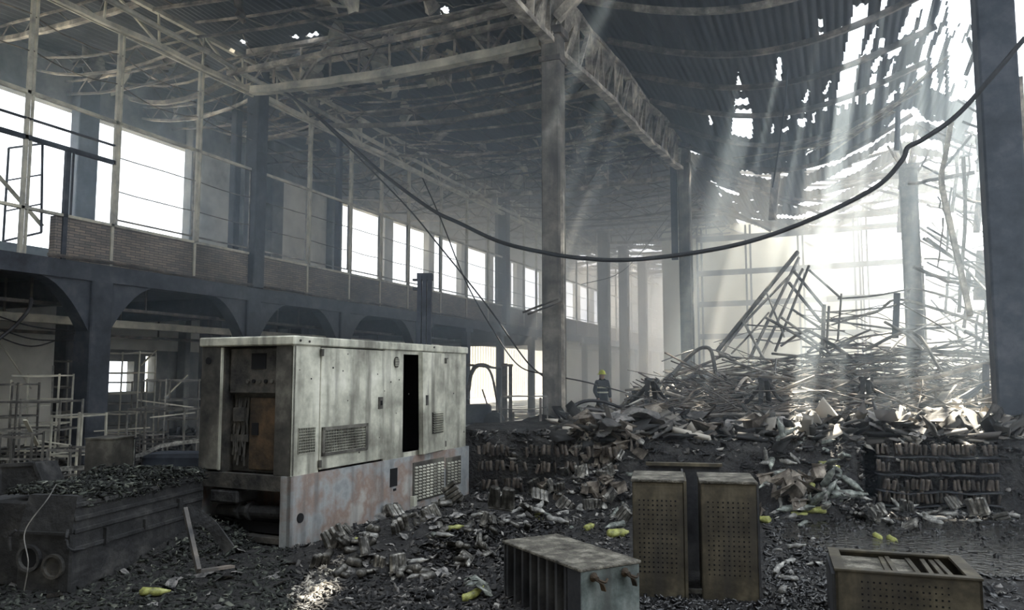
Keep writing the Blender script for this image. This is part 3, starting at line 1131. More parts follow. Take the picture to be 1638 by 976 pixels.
# open web joists across the left aisles
k = 0
y = 11.0
while y < 57:
    for (xa, xb, gname) in ((XW + 0.1, pA.x, 'main'), (XO, XW, 'mezz')):
        k += 1
        sag = R.choice((0.05, 0.12, 0.25, 0.45)) if y < 36 else 0.08
        yo = R.uniform(-0.3, 0.3)
        dz = R.uniform(-0.55, 0.15) if y < 36 else -0.1
        e = empty('roof_joist', (xa, y + yo, 8.75 + dz))
        L_ = xb - xa
        yk = R.uniform(-0.5, 0.5)
        n = 12
        top = catenary((0, 0, 0.3), (L_, yk, 0.3 + R.uniform(-0.15, 0.1)), sag, n, 0.012, k)
        bot = catenary((0, 0.05, 0), (L_, yk + R.uniform(-0.15, 0.15), R.uniform(-0.2, 0.1)), sag * R.uniform(0.8, 1.5), n, 0.014, k + 99)
        MB().sweep(top, 0.045, 0.04).obj('top_chord', ash, e)
        bw2 = R.choice((0.05, 0.06, 0.10))
        MB().sweep(bot, bw2, bw2).obj('bottom_chord', ash if k % 3 else bst, e)
        w = MB()
        for q in range(n):
            if R.random() < 0.75:
                w.sweep([bot[q], top[q + 1]] if q % 2 else [top[q], bot[q + 1]], 0.016, n=4)
        w.obj('web', bst, e)
        if gname == 'main':
            zn = 'before the first roof truss' if y < 13.9 else ('between the first and second roof truss' if y < 25.5 else 'beyond the second roof truss')
            tag(e, 'sagging ash-coated joist over the wide left aisle ' + zn, 'joist', 'wide aisle joists ' + zn)
        else:
            zn = 'before the first roof truss' if y < 13.9 else ('between the first and second roof truss' if y < 25.5 else 'beyond the second roof truss')
            tag(e, 'sagging ash-coated joist over the mezzanine ' + zn, 'joist', 'mezzanine joists ' + zn)
    y += 1.0 if y < 32 else 2.0
# loose rods, braces and conduit hanging below the left roof
for i in range(110):
    x = R.uniform(-16.5, -5.2)
    y = R.uniform(11.5, 36)
    z = R.uniform(8.1, 8.95)
    a = R.gauss(0.0, 0.5) + (PI / 2 if R.random() < 0.25 else 0)
    l = R.uniform(0.9, 2.8)
    p = Vector((x, y, 9.12))
    q = p + Vector((math.cos(a) * l, math.sin(a) * l, R.uniform(-1.0, -0.2)))
    q.x = min(q.x, -4.9)
    o = MB().sweep(catenary(p, q, R.uniform(0, 0.15), 6, 0.03, i), R.choice((0.01, 0.016, 0.03)), n=5).obj('dangling_rod', R.choice((ash, ash, bst)))
    tag(o, 'loose scorched rod dangling under the left roof', 'rod', 'loose rods under the left roof')
# torn pale scraps of ceiling lining caught on the joists
for i in range(60):
    x = R.uniform(-16.5, -5.4)
    y = R.uniform(11.5, 27)
    w_ = R.uniform(0.15, 0.6)
    b = MB()
    pts = catenary((x, y, 9.1), (x + R.uniform(-0.9, 0.9), y + R.uniform(-0.3, 0.3), R.uniform(8.3, 8.9)), R.uniform(0, 0.3), 6, 0.05, i)
    b.sweep(pts, w_, 0.012, twist=R.uniform(-1.5, 1.5))
    o = b.obj('torn_lining', ash if i % 3 else M['white_tube'])
    side = 'mezzanine' if x < XW else 'wide left aisle'
    tag(o, 'torn pale scrap of ceiling lining hanging over the ' + side, 'lining scrap', 'lining scraps over the ' + side)
# thin hangers
for i in range(26):
    x = R.uniform(-11.8, -5.2)
    y = R.uniform(15, 34)
    o = MB().sweep([(x, y, 9.1), (x + R.uniform(-0.05, 0.05), y, 9.1 - R.uniform(0.5, 1.3))], 0.012, n=4).obj('ceiling_hanger', bst)
    tag(o, 'thin wire hanger under the left roof', 'hanger', 'wire hangers under the left roof')

# purlins under the dark sagging roof on the right
pur = [((905, 48), (1050, 44), (1340, 2)), ((905, 82), (1080, 72), (1400, 12)), ((1000, 118), (1150, 108), (1420, 60)),
       ((1040, 170), (1200, 166), (1450, 110)), ((1090, 205), (1230, 210), (1480, 140)), ((1090, 238), (1240, 248), (1500, 160))]
for i, (q0, q1, q2) in enumerate(pur):
    F0 = 15.5 + 1.9 * i
    pts = []
    for s in range(21):
        t_ = s / 20
        x = -4.6 + 6.8 * t_ + (5.5 * t_ if False else 0)
        yv = 14.5 + 2.1 * i + 0.25 * math.sin(3 * t_)
        pts.append(Vector((x, yv, roof_z(x, yv) - 0.12)))
    m_ = ash if i == 0 else bst
    o = MB().sweep(pts, 0.09, 0.12).obj('roof_purlin', m_)
    tag(o, ['pale sagging purlin nearest under the dark right roof', 'second sagging purlin under the dark right roof', 'third sagging purlin under the dark right roof',
            'fourth sagging purlin under the dark right roof', 'fifth sagging purlin under the dark right roof', 'farthest sagging purlin at the ragged roof edge'][i], 'purlin')
# ribbons of fallen sheet and purlins beyond the roof edge
for i in range(46):
    px0 = R.uniform(1090, 1560)
    py0 = R.uniform(246, 372)
    l = R.uniform(1.5, 5.5)
    p = on_z(px0, py0, 9.1)
    a = R.gauss(0.05, 0.18)
    q = p + Vector((math.cos(a) * l, math.sin(a) * l, 0))
    p.z, q.z = roof_z(p.x, p.y) - 0.03, roof_z(q.x, q.y) - R.choice((0.03, 0.03, 0.9))
    pts = catenary(p, q, R.uniform(0, 0.35), 8, 0.03, i)
    if i % 3 == 0:
        o = MB().sweep(pts, R.uniform(0.3, 0.8), 0.015, twist=R.uniform(-0.6, 0.6)).obj('torn_roof_sheet', bst)
        tag(o, 'torn strip of roof sheet hanging beyond the dark roof edge', 'roof sheet', 'torn roof strips over the far right bay')
    else:
        o = MB().sweep(pts, 0.05, 0.09).obj('fallen_purlin', bst)
        tag(o, 'bent purlin hanging beyond the dark roof edge', 'purlin', 'bent purlins over the far right bay')
# strips swept up toward the right column from the roof edge
for i in range(9):
    p = at(1180 + 16 * i + R.uniform(-8, 8), 250 + R.uniform(-8, 14), 23.5)
    c_ = at(1330 + 10 * i, 232 - 6 * i + R.uniform(-5, 5), 20.5)
    q = at(1430 + 11 * i, 175 - 11 * i + R.uniform(-6, 6), 17.5)
    o = MB().sweep(spline([p, c_, q], 5), R.uniform(0.03, 0.1), 0.02, twist=0.3).obj('bent_roof_strip', bst if i % 2 else ash)
    tag(o, 'thin bent strip curving up along the ragged roof edge', 'strip', 'bent strips along the ragged roof edge')


# ------------------------------------------------------------------ hanging cables
def cable(name, pts, r, m, label, n=8, seg=8):
    o = MB().sweep(spline(pts, seg), r, n=n).obj(name, m, smooth=True)
    return tag(o, label, 'cable')


cable('hanging_cable', [at(1640, 60, 10.0), at(1585, 125, 10.3), at(1530, 185, 10.6), at(1478, 222, 10.8), at(1452, 236, 10.9), at(1443, 256, 10.9), at(1400, 300, 11.1), at(1300, 350, 11.5),
                        at(1200, 386, 12), at(1100, 406, 12.4), at(1000, 416, 12.7), at(930, 413, 13), at(870, 404, 13.4), at(800, 387, 14), at(735, 357, 14.6),
                        at(690, 335, 15), at(620, 284, 15.7), at(560, 232, 16.3), at(500, 180, 16.8), at(440, 138, 17.3), at(400, 118, 17.7)],
      0.036, M['cable'], 'thick black cable sagging across the whole hall')
cable('thin_cable', [at(500, 180, 16), at(560, 238, 15.8), at(650, 330, 15.5), at(700, 390, 15.2), at(780, 490, 14.8), at(840, 575, 14.5), at(874, 606, 14.3)],
      0.016, M['cable'], 'thin cable slanting down to the foot of the mid hall column', 5)
cable('thin_cable', [at(676, 285, 15.5), at(705, 350, 15.3), at(745, 450, 15), at(790, 530, 14.7), at(830, 585, 14.5), at(876, 600, 14.3)],
      0.013, M['cable'], 'thinner steeper cable ending at the mid hall column', 5)
cable('thin_cable', [at(905, 605, 14.3), at(940, 612, 15), at(1000, 628, 16.5), at(1010, 632, 16.8)], 0.014, M['cable'], 'thin line running right from the mid hall column past the firefighter', 5)
cable('thin_cable', [at(1070, 345, 30), at(1020, 410, 29), at(985, 440, 28), at(930, 455, 27)], 0.012, M['cable'], 'faint wire crossing the smoke behind the thick cable', 4)
cable('thin_cable', [at(-20, 555, 12), at(20, 525, 12.2), at(45, 497, 12.3), at(50, 478, 12.5)], 0.03, M['cable'], 'bundle of black cable hanging under the mezzanine at far left', 5)
for i, (ya, yb) in enumerate(((500, 530), (520, 545), (532, 533))):
    cable('ceiling_wire', [at(-20, ya, 13.8), at(50, ya + 22, 13.9), at(120, yb, 14)], 0.012, M['cable'], 'black wire sagging against the pale wall at far left', 4)['group'] = 'wires under the mezzanine at far left'
# double rods jutting left of the mid hall column
for i, (ya, yb) in enumerate(((500, 478), (503, 482))):
    o = MB().sweep([at(836 + 8 * i, ya, 14.0), at(893 + 6 * i, yb, 13.9)], 0.02, n=5).obj('jutting_rod', bst)
    tag(o, ['upper bent rod strapped across the mid hall column', 'lower bent rod strapped across the mid hall column'][i], 'rod')

# ------------------------------------------------------------------ ground look-up for things lying about
GX = np.arange(-19, 9.6, 0.1)
GY = np.arange(2.0, 38.1, 0.1)
GH = np.zeros((len(GY), len(GX)))
for j_, y_ in enumerate(GY):
    for i_, x_ in enumerate(GX):
        GH[j_, i_] = max(rubble_h(float(x_), float(y_)), 0.0) if x_ > -7 else 0.0


def ground(x, y):
    i = np.clip(((x - GX[0]) / 0.1).astype(int), 0, len(GX) - 1) if isinstance(x, np.ndarray) else min(max(int((x - GX[0]) / 0.1), 0), len(GX) - 1)
    j = np.clip(((y - GY[0]) / 0.1).astype(int), 0, len(GY) - 1) if isinstance(y, np.ndarray) else min(max(int((y - GY[0]) / 0.1), 0), len(GY) - 1)
    return GH[j, i]


def hits(px, py):
    """first points of the ground seen at the given directions"""
    px = np.asarray(px, float)
    py = np.asarray(py, float)
    u = (px - 819) / FPX
    v = (488 - py) / FPX
    up = v * CP + SP
    fw = CP - v * SP
    D = np.stack([u * CY - fw * SY, u * SY + fw * CY, up], -1) / fw[..., None]
    t = np.full(px.shape, 3.0)
    done = np.zeros(px.shape, bool)
    out = np.zeros(px.shape + (3,))
    while t.min() < 36:
        p = np.array([0, 0, EYE]) + D * t[..., None]
        h = ground(p[..., 0], p[..., 1])
        hit = (p[..., 2] <= h) & ~done
        out[hit] = p[hit]
        done |= hit
        t = t + 0.04
        if done.all():
            break
    return out, done


def sample_poly(poly, n, rng):
    xs_ = [p[0] for p in poly]
    ys_ = [p[1] for p in poly]
    res = []
    while len(res) < n:
        X = rng.uniform(min(xs_), max(xs_), 4 * n)
        Y = rng.uniform(min(ys_), max(ys_), 4 * n)
        k = inpoly(X, Y, poly)
        res += list(zip(X[k], Y[k]))
    res = np.array(res[:n])
    P, ok = hits(res[:, 0], res[:, 1])
    return P[ok]


def shards(name, poly, n, smin, smax, m, label, seed, flat=0.35, lift=0.0, pts=None, elong=2.2):
    rng = np.random.default_rng(seed)
    P = sample_poly(poly, n, rng) if pts is None else pts
    n = len(P)
    size = smin * (smax / smin) ** rng.random(n)
    dim = np.stack([size * rng.uniform(0.8, elong, n), size * rng.uniform(0.3, 1.0, n), size * rng.uniform(0.08, flat, n)], -1) / 2
    corner = np.array([(x, y, z) for x in (-1, 1) for y in (-1, 1) for z in (-1, 1)], float)
    V = corner[None] * dim[:, None, :] * rng.uniform(0.55, 1.15, (n, 8, 3))
    # random rotations, mostly lying
    yaw = rng.uniform(0, 2 * PI, n)
    pit = rng.normal(0, 0.45, n)
    rol = rng.normal(0, 0.45, n)
    cy_, sy_ = np.cos(yaw), np.sin(yaw)
    cp_, sp_2 = np.cos(pit), np.sin(pit)
    cr, sr = np.cos(rol), np.sin(rol)
    x, y, z = V[..., 0], V[..., 1], V[..., 2]
    y, z = y * cr[:, None] - z * sr[:, None], y * sr[:, None] + z * cr[:, None]
    x, z = x * cp_[:, None] + z * sp_2[:, None], -x * sp_2[:, None] + z * cp_[:, None]
    x, y = x * cy_[:, None] - y * sy_[:, None], x * sy_[:, None] + y * cy_[:, None]
    V = np.stack([x, y, z], -1) + P[:, None, :] + np.array([0, 0, 1.0]) * (dim[:, 2][:, None, None] * 0.8 + lift)
    f = np.array([(0, 1, 3, 2), (4, 6, 7, 5), (0, 4, 5, 1), (2, 3, 7, 6), (0, 2, 6, 4), (1, 5, 7, 3)])
    F = (f[None] + 8 * np.arange(n)[:, None, None]).reshape(-1, 4)
    me = bpy.data.meshes.new(name)
    me.vertices.add(8 * n)
    me.vertices.foreach_set('co', V.astype(np.float32).ravel())
    me.loops.add(F.size)
    me.loops.foreach_set('vertex_index', F.astype(np.int32).ravel())
    me.polygons.add(len(F))
    me.polygons.foreach_set('loop_start', np.arange(0, F.size, 4, dtype=np.int32))
    me.update(calc_edges=True)
    me.materials.append(m)
    o = bpy.data.objects.new(name, me)
    C.objects.link(o)
    return tag(o, label, 'debris', kind='stuff')


shards('charred_debris', [(-10, 850), (330, 800), (470, 880), (480, 990), (-10, 990)], 12000, 0.006, 0.05, M['moss'], 'grey-green ash flakes and scraps on the floor at the left foreground', 1)
shards('charred_debris', [(470, 870), (760, 790), (1000, 780), (1010, 960), (840, 870), (840, 990), (470, 990)], 15000, 0.008, 0.06, M['shards'], 'black charred scraps between the generator and the boxes', 2)
shards('charred_debris', [(1000, 950), (1225, 960), (1225, 800), (1420, 800), (1640, 830), (1640, 870), (1380, 860), (1330, 870), (1330, 990), (1000, 990)], 9000, 0.008, 0.055, M['shards_dark'], 'wet black scraps around the lying steel box', 3)
shards('charred_debris', [(1240, 860), (1500, 830), (1640, 840), (1640, 990), (1580, 990), (1570, 925), (1340, 905), (1240, 990)], 900, 0.015, 0.07, M['shards_dark'], 'wet black scraps in the puddle', 31)
shards('charred_debris', [(755, 690), (1010, 690), (1010, 800), (760, 800)], 6000, 0.02, 0.09, M['shards'], 'charred scraps on the left face of the burnt stock ledge', 4)
shards('charred_debris', [(1000, 690), (1638, 690), (1638, 830), (1220, 830), (1180, 740), (1000, 740)], 7000, 0.02, 0.10, M['shards'], 'charred scraps on the right face of the burnt stock ledge', 5)
shards('charred_debris', [(900, 650), (1100, 600), (1638, 600), (1638, 705), (900, 700)], 12000, 0.025, 0.3, M['shards_pale'], 'ashy scraps covering the top of the rubble heap', 6, flat=0.25, elong=3.5)
shards('charred_debris', [(0, 700), (320, 680), (320, 760), (0, 800)], 1500, 0.03, 0.2, M['shards'], 'burnt scraps on the floor in front of the shelving frames', 7)
shards('charred_debris', [(0, 655), (320, 645), (320, 700), (0, 720)], 1500, 0.05, 0.4, M['shards_dark'], 'burnt scraps on the floor under the mezzanine', 8)

shards('charred_debris', [(1425, 694), (1636, 698), (1636, 650), (1440, 655)], 3000, 0.02, 0.16, M['shards_sun_tint'], 'scraps tinted pale as sunlight on the right end of the rubble heap', 33)  # paler scraps paint the brightness of the sun patches
shards('charred_debris', [(1262, 700), (1298, 700), (1294, 655), (1262, 655)], 500, 0.02, 0.14, M['shards_sun_tint'], 'scraps tinted pale as sunlight in a narrow strip of the rubble heap', 34)
shards('charred_debris', [(462, 958), (500, 965), (575, 903), (545, 890), (500, 915)], 3600, 0.012, 0.05, M['shards_sun_tint'], 'scraps tinted pale as a sun patch beside the generator heap', 32)

# puddle
wm = bpy.data.materials.new('dirty_water')
wm.use_nodes = True
_b = wm.node_tree.nodes['Principled BSDF']
_b.inputs['Base Color'].default_value = (0.012, 0.011, 0.010, 1)
_b.inputs['Roughness'].default_value = 0.06
_b.inputs['Specular IOR Level'].default_value = 0.8
_tc = wm.node_tree.nodes.new('ShaderNodeTexCoord')
_nz = wm.node_tree.nodes.new('ShaderNodeTexNoise')
_nz.inputs['Scale'].default_value = 16
_nz.inputs['Detail'].default_value = 4
_bp = wm.node_tree.nodes.new('ShaderNodeBump')
_bp.inputs['Strength'].default_value = 1.0
_bp.inputs['Distance'].default_value = 0.02
wm.node_tree.links.new(_tc.outputs['Object'], _nz.inputs[0])
wm.node_tree.links.new(_nz.outputs['Fac'], _bp.inputs['Height'])
wm.node_tree.links.new(_bp.outputs[0], _b.inputs['Normal'])
wb_ = MB()
n = 28
ring = []
for i in range(n):
    a = 2 * PI * i / n
    r_ = 1 + 0.12 * math.sin(3 * a) + 0.08 * math.sin(7 * a + 1)
    ring.append((PUD[0] + 1.9 * r_ * math.cos(a), PUD[1] + 1.5 * r_ * math.sin(a), 0.012))
wb_.add(ring + [(x, y, -0.03) for x, y, z in ring], [tuple(range(n)), tuple(range(n, 2 * n))[::-1]] + [(i, i + n, (i + 1) % n + n, (i + 1) % n) for i in range(n)])
o = wb_.obj('puddle', wm)
tag(o, 'rippled dirty water puddle behind the lying steel box', 'puddle', kind='stuff')

# ------------------------------------------------------------------ generator
g0 = on_z(462, 880, 0.0)
g1 = on_z(755, 792, 0.0)
GL = 3.44
gd_ = (g1 - g0).normalized()
gen = empty('diesel_generator', (g0.x, g0.y, 0), math.atan2(gd_.y, gd_.x))
tag(gen, 'large scorched pale diesel generator set in a steel canopy', 'generator')
WD = 1.15
ZB, ZT = 0.66, 1.97
b = MB()   # base tank, near end open
b.box(-0.02, GL + 0.06, -0.02, 0.02, 0.0, ZB)
b.box(0, GL + 0.04, WD - 0.03, WD, 0.0, ZB)
b.box(GL + 0.02, GL + 0.06, 0, WD, 0.0, ZB)
b.box(-0.02, 0.04, -0.02, 0.10, 0.0, ZB)
b.box(0.75, 0.8, 0, WD, 0.05, ZB)
b.obj('base_tank', M['gen_base'], gen)
b = MB().box(-0.02, 0.06, 0.10, WD, ZB - 0.14, ZB)
b.box(-0.02, 0.1, 0.1, WD, 0.04, 0.09)
b.obj('end_beam', M['gen_dark'], gen)
# canopy long side with openings (door opening u 2.16..2.84)
cn = MB()
t_ = 0.025
cn.box(0, 0.394, 0, t_, ZB, ZT - 0.09)
cn.box(1.511, 1.90, 0, t_, ZB, ZT - 0.09)
cn.box(1.90, 2.84, 0, t_, ZB, ZB + 0.05)
cn.box(1.90, 2.84, 0, t_, ZT - 0.13, ZT - 0.09)
cn.box(2.84, GL, 0, t_, ZB, ZT - 0.09)
cn.box(GL - t_, GL, t_, WD, ZB, ZT - 0.09)
cn.box(0, GL, WD - t_, WD, ZB, ZT - 0.09)
cn.obj('canopy', M['gen_top'], gen)
MB().box(0.04, GL - 0.04, 0.04, WD - 0.04, ZT - 0.10, ZT - 0.06).obj('inner_lining', M['black'], gen)
MB().box(1.6, 1.7, 0.05, WD - 0.05, ZB, ZT - 0.1).box(1.7, 3.0, 0.45, 0.5, ZB, ZT - 0.1).obj('inner_bulkhead', M['black'], gen)
MB().box(-0.03, GL + 0.02, -0.025, WD + 0.02, ZT - 0.09, ZT, bev=0.012).obj('roof_rim', M['gen_top'], gen)
# near end face: posts, recessed control compartment
MB().box(0, 0.04, 0.0, 0.21, ZB, ZT - 0.09, bev=0.005).obj('end_post', M['gen_end'], gen)
p = MB().box(-0.01, 0.05, 0.90, WD, ZB + 0.02, ZT - 0.09, bev=0.008).obj('end_post', M['gen_end'], gen)
MB().lathe([(0.035, 0), (0.035, 0.01)], 14, Matrix.Translation((-0.02, 1.05, 1.74)) @ Matrix.Rotation(PI / 2, 4, 'Y')).obj('port_hole', M['black'], p)
MB().box(-0.005, 0.03, 0.885, 0.9, ZB + 0.02, ZT - 0.1).obj('door_edge_strip', M['gen_top'], gen)
MB().box(0.16, 0.2, 0.2, 0.92, ZB, ZT - 0.1).obj('compartment_back', M['gen_dark'], gen)
MB().box(0.02, 0.2, 0.2, 0.22, ZB, ZT - 0.1).box(0.02, 0.2, 0.86, 0.9, ZB, ZT - 0.1).obj('compartment_cheek', M['gen_dark'], gen)
cpn = MB().box(0.06, 0.16, 0.24, 0.84, 1.42, 1.86, bev=0.01).obj('control_panel', M['gen_dark'], gen)
MB().box(0.052, 0.062, 0.38, 0.56, 1.66, 1.81).obj('display', M['black'], cpn)
for k in range(5):
    MB().lathe([(0.02, 0), (0.02, 0.015)], 10, Matrix.Translation((0.045, 0.30 + 0.075 * k, 1.54)) @ Matrix.Rotation(PI / 2, 4, 'Y')).obj('gauge', M['black'] if k % 2 else M['gen_end'], cpn)
rp_ = MB().box(0.09, 0.13, 0.25, 0.60, ZB + 0.03, 1.38, bev=0.008).obj('rusty_cover', M['rust'], gen)
MB().box(0.08, 0.095, 0.48, 0.56, 1.02, 1.14).obj('cover_opening', M['black'], rp_)
MB().box(0.07, 0.10, 0.235, 0.25, ZB + 0.05, 1.4).obj('cover_edge', M['gen_top'], gen)
w = MB()
for k in range(6):
    w.sweep(catenary((0.12, 0.64 + 0.03 * k, 1.38), (0.1, 0.66 + 0.03 * k, 0.72 + 0.05 * (k % 3)), 0.02, 6, 0.015, k), 0.012, n=5)
w.obj('burnt_wiring', M['gen_dark'], gen)
MB().box(0.10, 0.15, 0.62, 0.84, 0.95, 1.02).box(0.08, 0.15, 0.66, 0.8, 1.15, 1.28).obj('relay_box', M['gen_dark'], gen)
# battery, pipe and skid inside the open base
MB().box(-0.02, 0.28, 0.62, 0.98, 0.37, 0.50, bev=0.02).obj('battery', M['hulk'], gen)
MB().sweep([(0.1, 0.1, 0.31), (0.1, 0.95, 0.28)], 0.06, n=12).obj('drain_pipe', M['hulk'], gen)
cl_ = MB()
for yy in (0.55, 0.68):
    cl_.lathe([(0.085, -0.02), (0.085, 0.02)], 14, Matrix.Translation((0.1, yy, 0.295)) @ Matrix.Rotation(PI / 2, 4, 'X'))
cl_.obj('pipe_clamp', M['hulk'], gen)
MB().box(0.12, 0.5, 0.1, 1.1, 0.1, 0.2).obj('skid', M['black'], gen)


def grille(x0, x1, z0, z1, nx, nz, parent, name='mesh_grille', o=0.0):
    MB().box(x0, x1, -0.003 - o, 0.004, z0, z1).obj('vent_recess', M['black'], parent)
    g = MB()
    for i in range(nx + 1):
        x = x0 + (x1 - x0) * i / nx
        g.box(x - 0.0025, x + 0.0025, -0.012 - o, -0.006 - o, z0, z1)
    for i in range(nz + 1):
        z = z0 + (z1 - z0) * i / nz
        g.box(x0, x1, -0.014 - o, -0.008 - o, z - 0.0025, z + 0.0025)
    return g.obj(name, M['gen_top'], parent)


grille(0.09, 0.33, 0.86, 1.10, 10, 9, gen)
d1 = MB().box(0.40, 1.505, -0.012, 0.012, ZB + 0.02, ZT - 0.10, bev=0.006).obj('door', M['gen_top'], gen)
grille(0.46, 1.14, 0.84, 1.06, 26, 8, d1, o=0.012)
f_ = MB()
f_.box(0.42, 1.18, -0.03, -0.01, 1.06, 1.09).box(0.42, 1.18, -0.03, -0.01, 0.81, 0.84).box(0.42, 0.46, -0.03, -0.01, 0.81, 1.09).box(1.14, 1.18, -0.03, -0.01, 0.81, 1.09)
f_.obj('grille_frame', M['gen_end'], d1)
MB().box(1.38, 1.47, -0.02, -0.008, 1.23, 1.36, bev=0.003).box(1.395, 1.455, -0.024, -0.01, 1.25, 1.34).obj('latch_plate', M['gen_end'], d1)
MB().box(1.41, 1.44, -0.03, -0.01, 1.27, 1.32).obj('latch', M['black'], d1)
for (u, z) in ((0.395, 1.82), (0.395, 0.74)):
    MB().lathe([(0.02, -0.035), (0.02, 0.035)], 10, Matrix.Translation((u, -0.02, z))).obj('hinge', M['gen_end'], gen)
em = MB()
em.lathe([(0.048, 0), (0.048, 0.012)], 20, Matrix.Translation((1.74, -0.004, 1.745)) @ Matrix.Rotation(PI / 2, 4, 'X') @ Matrix.Scale(1.3, 4, (0, 1, 0)))
em.obj('round_vent', M['gen_dark'], gen)
em = MB()
for k in range(5):
    em.box(1.705, 1.775, -0.022, -0.014, 1.705 + 0.018 * k, 1.713 + 0.018 * k)
em.obj('vent_slats', M['gen_top'], gen)
# ajar door: hinged at u = 2.84
dj = empty('door', (2.84, -0.01, ZB + 0.01), -0.0)
dj.parent = gen
dj.rotation_euler = (math.radians(-1.0), 0, math.radians(7))
dd = MB().box(-0.66, 0, -0.025, 0.0, 0.0, ZT - 0.11 - ZB, bev=0.006)
dd.box(-0.66, -0.64, 0.0, 0.04, 0.0, ZT - 0.11 - ZB)
dd.obj('door_leaf', M['gen_top'], dj)
MB().box(-0.6, -0.54, -0.034, -0.022, 0.57, 0.69).obj('latch_plate', M['gen_dark'], dj)
lv = MB().box(-0.42, -0.08, -0.03, -0.026, 0.22, 0.48)
lv.obj('vent_recess', M['gen_dark'], dj)
lv = MB()
for k in range(9):
    z = 0.235 + 0.028 * k
    lv.add([(-0.41, -0.03, z + 0.02), (-0.09, -0.03, z + 0.02), (-0.09, -0.05, z), (-0.41, -0.05, z)], [(0, 1, 2, 3), (3, 2, 1, 0)])
lv.obj('louvre', M['gen_top'], dj)
for z in (1.78, 0.74):
    MB().lathe([(0.02, -0.035), (0.02, 0.035)], 10, Matrix.Translation((2.85, -0.02, z))).obj('hinge', M['gen_end'], gen)
# base details
MB().box(1.62, 1.76, -0.028, -0.018, 0.36, 0.56).obj('lifting_pocket', M['black'], gen)
MB().box(1.69, 1.74, -0.028, -0.018, 0.31, 0.335).obj('lock_slot', M['black'], gen)
MB().lathe([(0.045, 0), (0.045, 0.012)], 16, Matrix.Translation((0.12, -0.018, 0.27)) @ Matrix.Rotation(PI / 2, 4, 'X')).obj('drain_hole', M['black'], gen)
for (u0, u1, z0, z1) in ((2.09, 2.82, 0.12, 0.58), (2.87, 3.26, 0.2, 0.56)):
    pl = MB().box(u0, u1, -0.032, -0.02, z0, z1, bev=0.004).obj('louvre_panel', M['gen_end'], gen)
    lv = MB()
    nc = int((u1 - u0) / 0.085)
    for c_ in range(nc):
        for r_ in range(int((z1 - z0 - 0.04) / 0.036)):
            x = u0 + 0.03 + c_ * (u1 - u0 - 0.03) / nc
            z = z0 + 0.03 + r_ * 0.036
            lv.add([(x, -0.033, z + 0.02), (x + 0.06, -0.033, z + 0.02), (x + 0.06, -0.05, z), (x, -0.05, z), (x, -0.033, z - 0.004), (x + 0.06, -0.033, z - 0.004)],
                   [(0, 1, 2, 3), (3, 2, 5, 4), (0, 3, 4), (1, 5, 2)])
    lv.obj('louvre', M['gen_top'], pl)
MB().box(2.05, 2.12, -0.07, -0.02, 0.06, 0.2).obj('bent_flap', M['gen_top'], gen)
rv = MB()
for (u, z) in ((0.06, ZT - 0.045), (0.19, ZT - 0.05), (2.55, ZT - 0.03)):
    rv.lathe([(0.012, 0), (0.012, 0.01)], 8, Matrix.Translation((u, -0.024, z)) @ Matrix.Rotation(PI / 2, 4, 'X'))
rv.obj('bolt', M['gen_dark'], gen)
sp2 = MB()
rs = random.Random(3)
for k in range(26):
    u = rs.uniform(0.03, 3.4)
    z = rs.uniform(ZB + 0.1, ZT - 0.15)
    if 2.1 < u < 2.86:
        continue
    s_ = rs.uniform(0.004, 0.012)
    sp2.lathe([(s_, 0), (s_, 0.003)], 6, Matrix.Translation((u, -0.013, z)) @ Matrix.Rotation(PI / 2, 4, 'X'))
sp2.obj('burn_mark', M['gen_dark'], gen)

# ribbed mast standing behind the generator
p = at(680, 600, 11.6)
mz = empty('lift_mast', (p.x, p.y, 0), PSI)
ztop = at(680, 441, 11.6).z
for k in range(3):
    x = -0.09 + 0.075 * k
    mb = MB().box(x - 0.012, x + 0.022, -0.08, 0.1, 0, ztop - 0.02 * k)
    mb.box(x - 0.03, x + 0.03, -0.09, -0.07, 0, ztop - 0.02 * k)
    mb.obj('mast_profile', M['dark_steel'], mz)
MB().box(-0.13, 0.10, -0.07, 0.07, ztop - 0.07, ztop + 0.03).box(-0.2, -0.1, -0.03, 0.03, ztop - 0.08, ztop - 0.05).obj('mast_head', M['dark_steel'], mz)
MB().box(-0.19, -0.1, -0.03, 0.03, ztop - 0.22, ztop - 0.18).obj('mast_bracket', M['dark_steel'], mz)
tag(mz, 'dark ribbed lift mast standing upright behind the generator', 'mast')

# ------------------------------------------------------------------ forklift
p = at(800, 600, 22)
fk = empty('forklift', (p.x, p.y, 0), PSI)
tag(fk, 'burnt-out dark forklift behind the generator with bare overhead guard', 'forklift')
b = MB().box(-2.05, -0.25, -0.5, 0.5, 0.25, 0.78, bev=0.06)
b.box(-2.15, -1.35, -0.48, 0.48, 0.3, 0.95, bev=0.1)
b.obj('chassis', M['dark_steel'], fk)
MB().box(-1.4, -0.85, -0.28, 0.28, 0.75, 0.95, bev=0.04).box(-1.45, -1.33, -0.25, 0.25, 0.9, 1.25, bev=0.03).obj('seat', M['soot'], fk)
b = MB()
for s in (-0.42, 0.42):
    b.sweep(spline([(-1.95, s, 0.9), (-1.0, s, 0.95), (-0.82, s, 1.6), (-0.7, s, 1.85), (-0.45, s, 1.9), (-0.25, s, 1.82)], 5)[5:], 0.03)
    b.sweep(spline([(-0.95, s, 0.95), (-0.82, s, 1.55), (-0.66, s, 1.82), (-0.4, s, 1.83), (-0.22, s, 1.55), (-0.08, s, 0.8), (-0.05, s, 0.3)], 6), 0.026)
    b.sweep(spline([(-1.9, s, 0.9), (-1.85, s, 1.5), (-1.6, s, 1.86), (-0.9, s, 1.88), (0.02, s, 1.78)], 6), 0.032)
for k in range(6):
    x = -1.6 + 0.22 * k
    b.box(x, x + 0.03, -0.42, 0.42, 1.86, 1.89)
b.obj('overhead_guard', M['burnt_steel'], fk)
ms = MB()
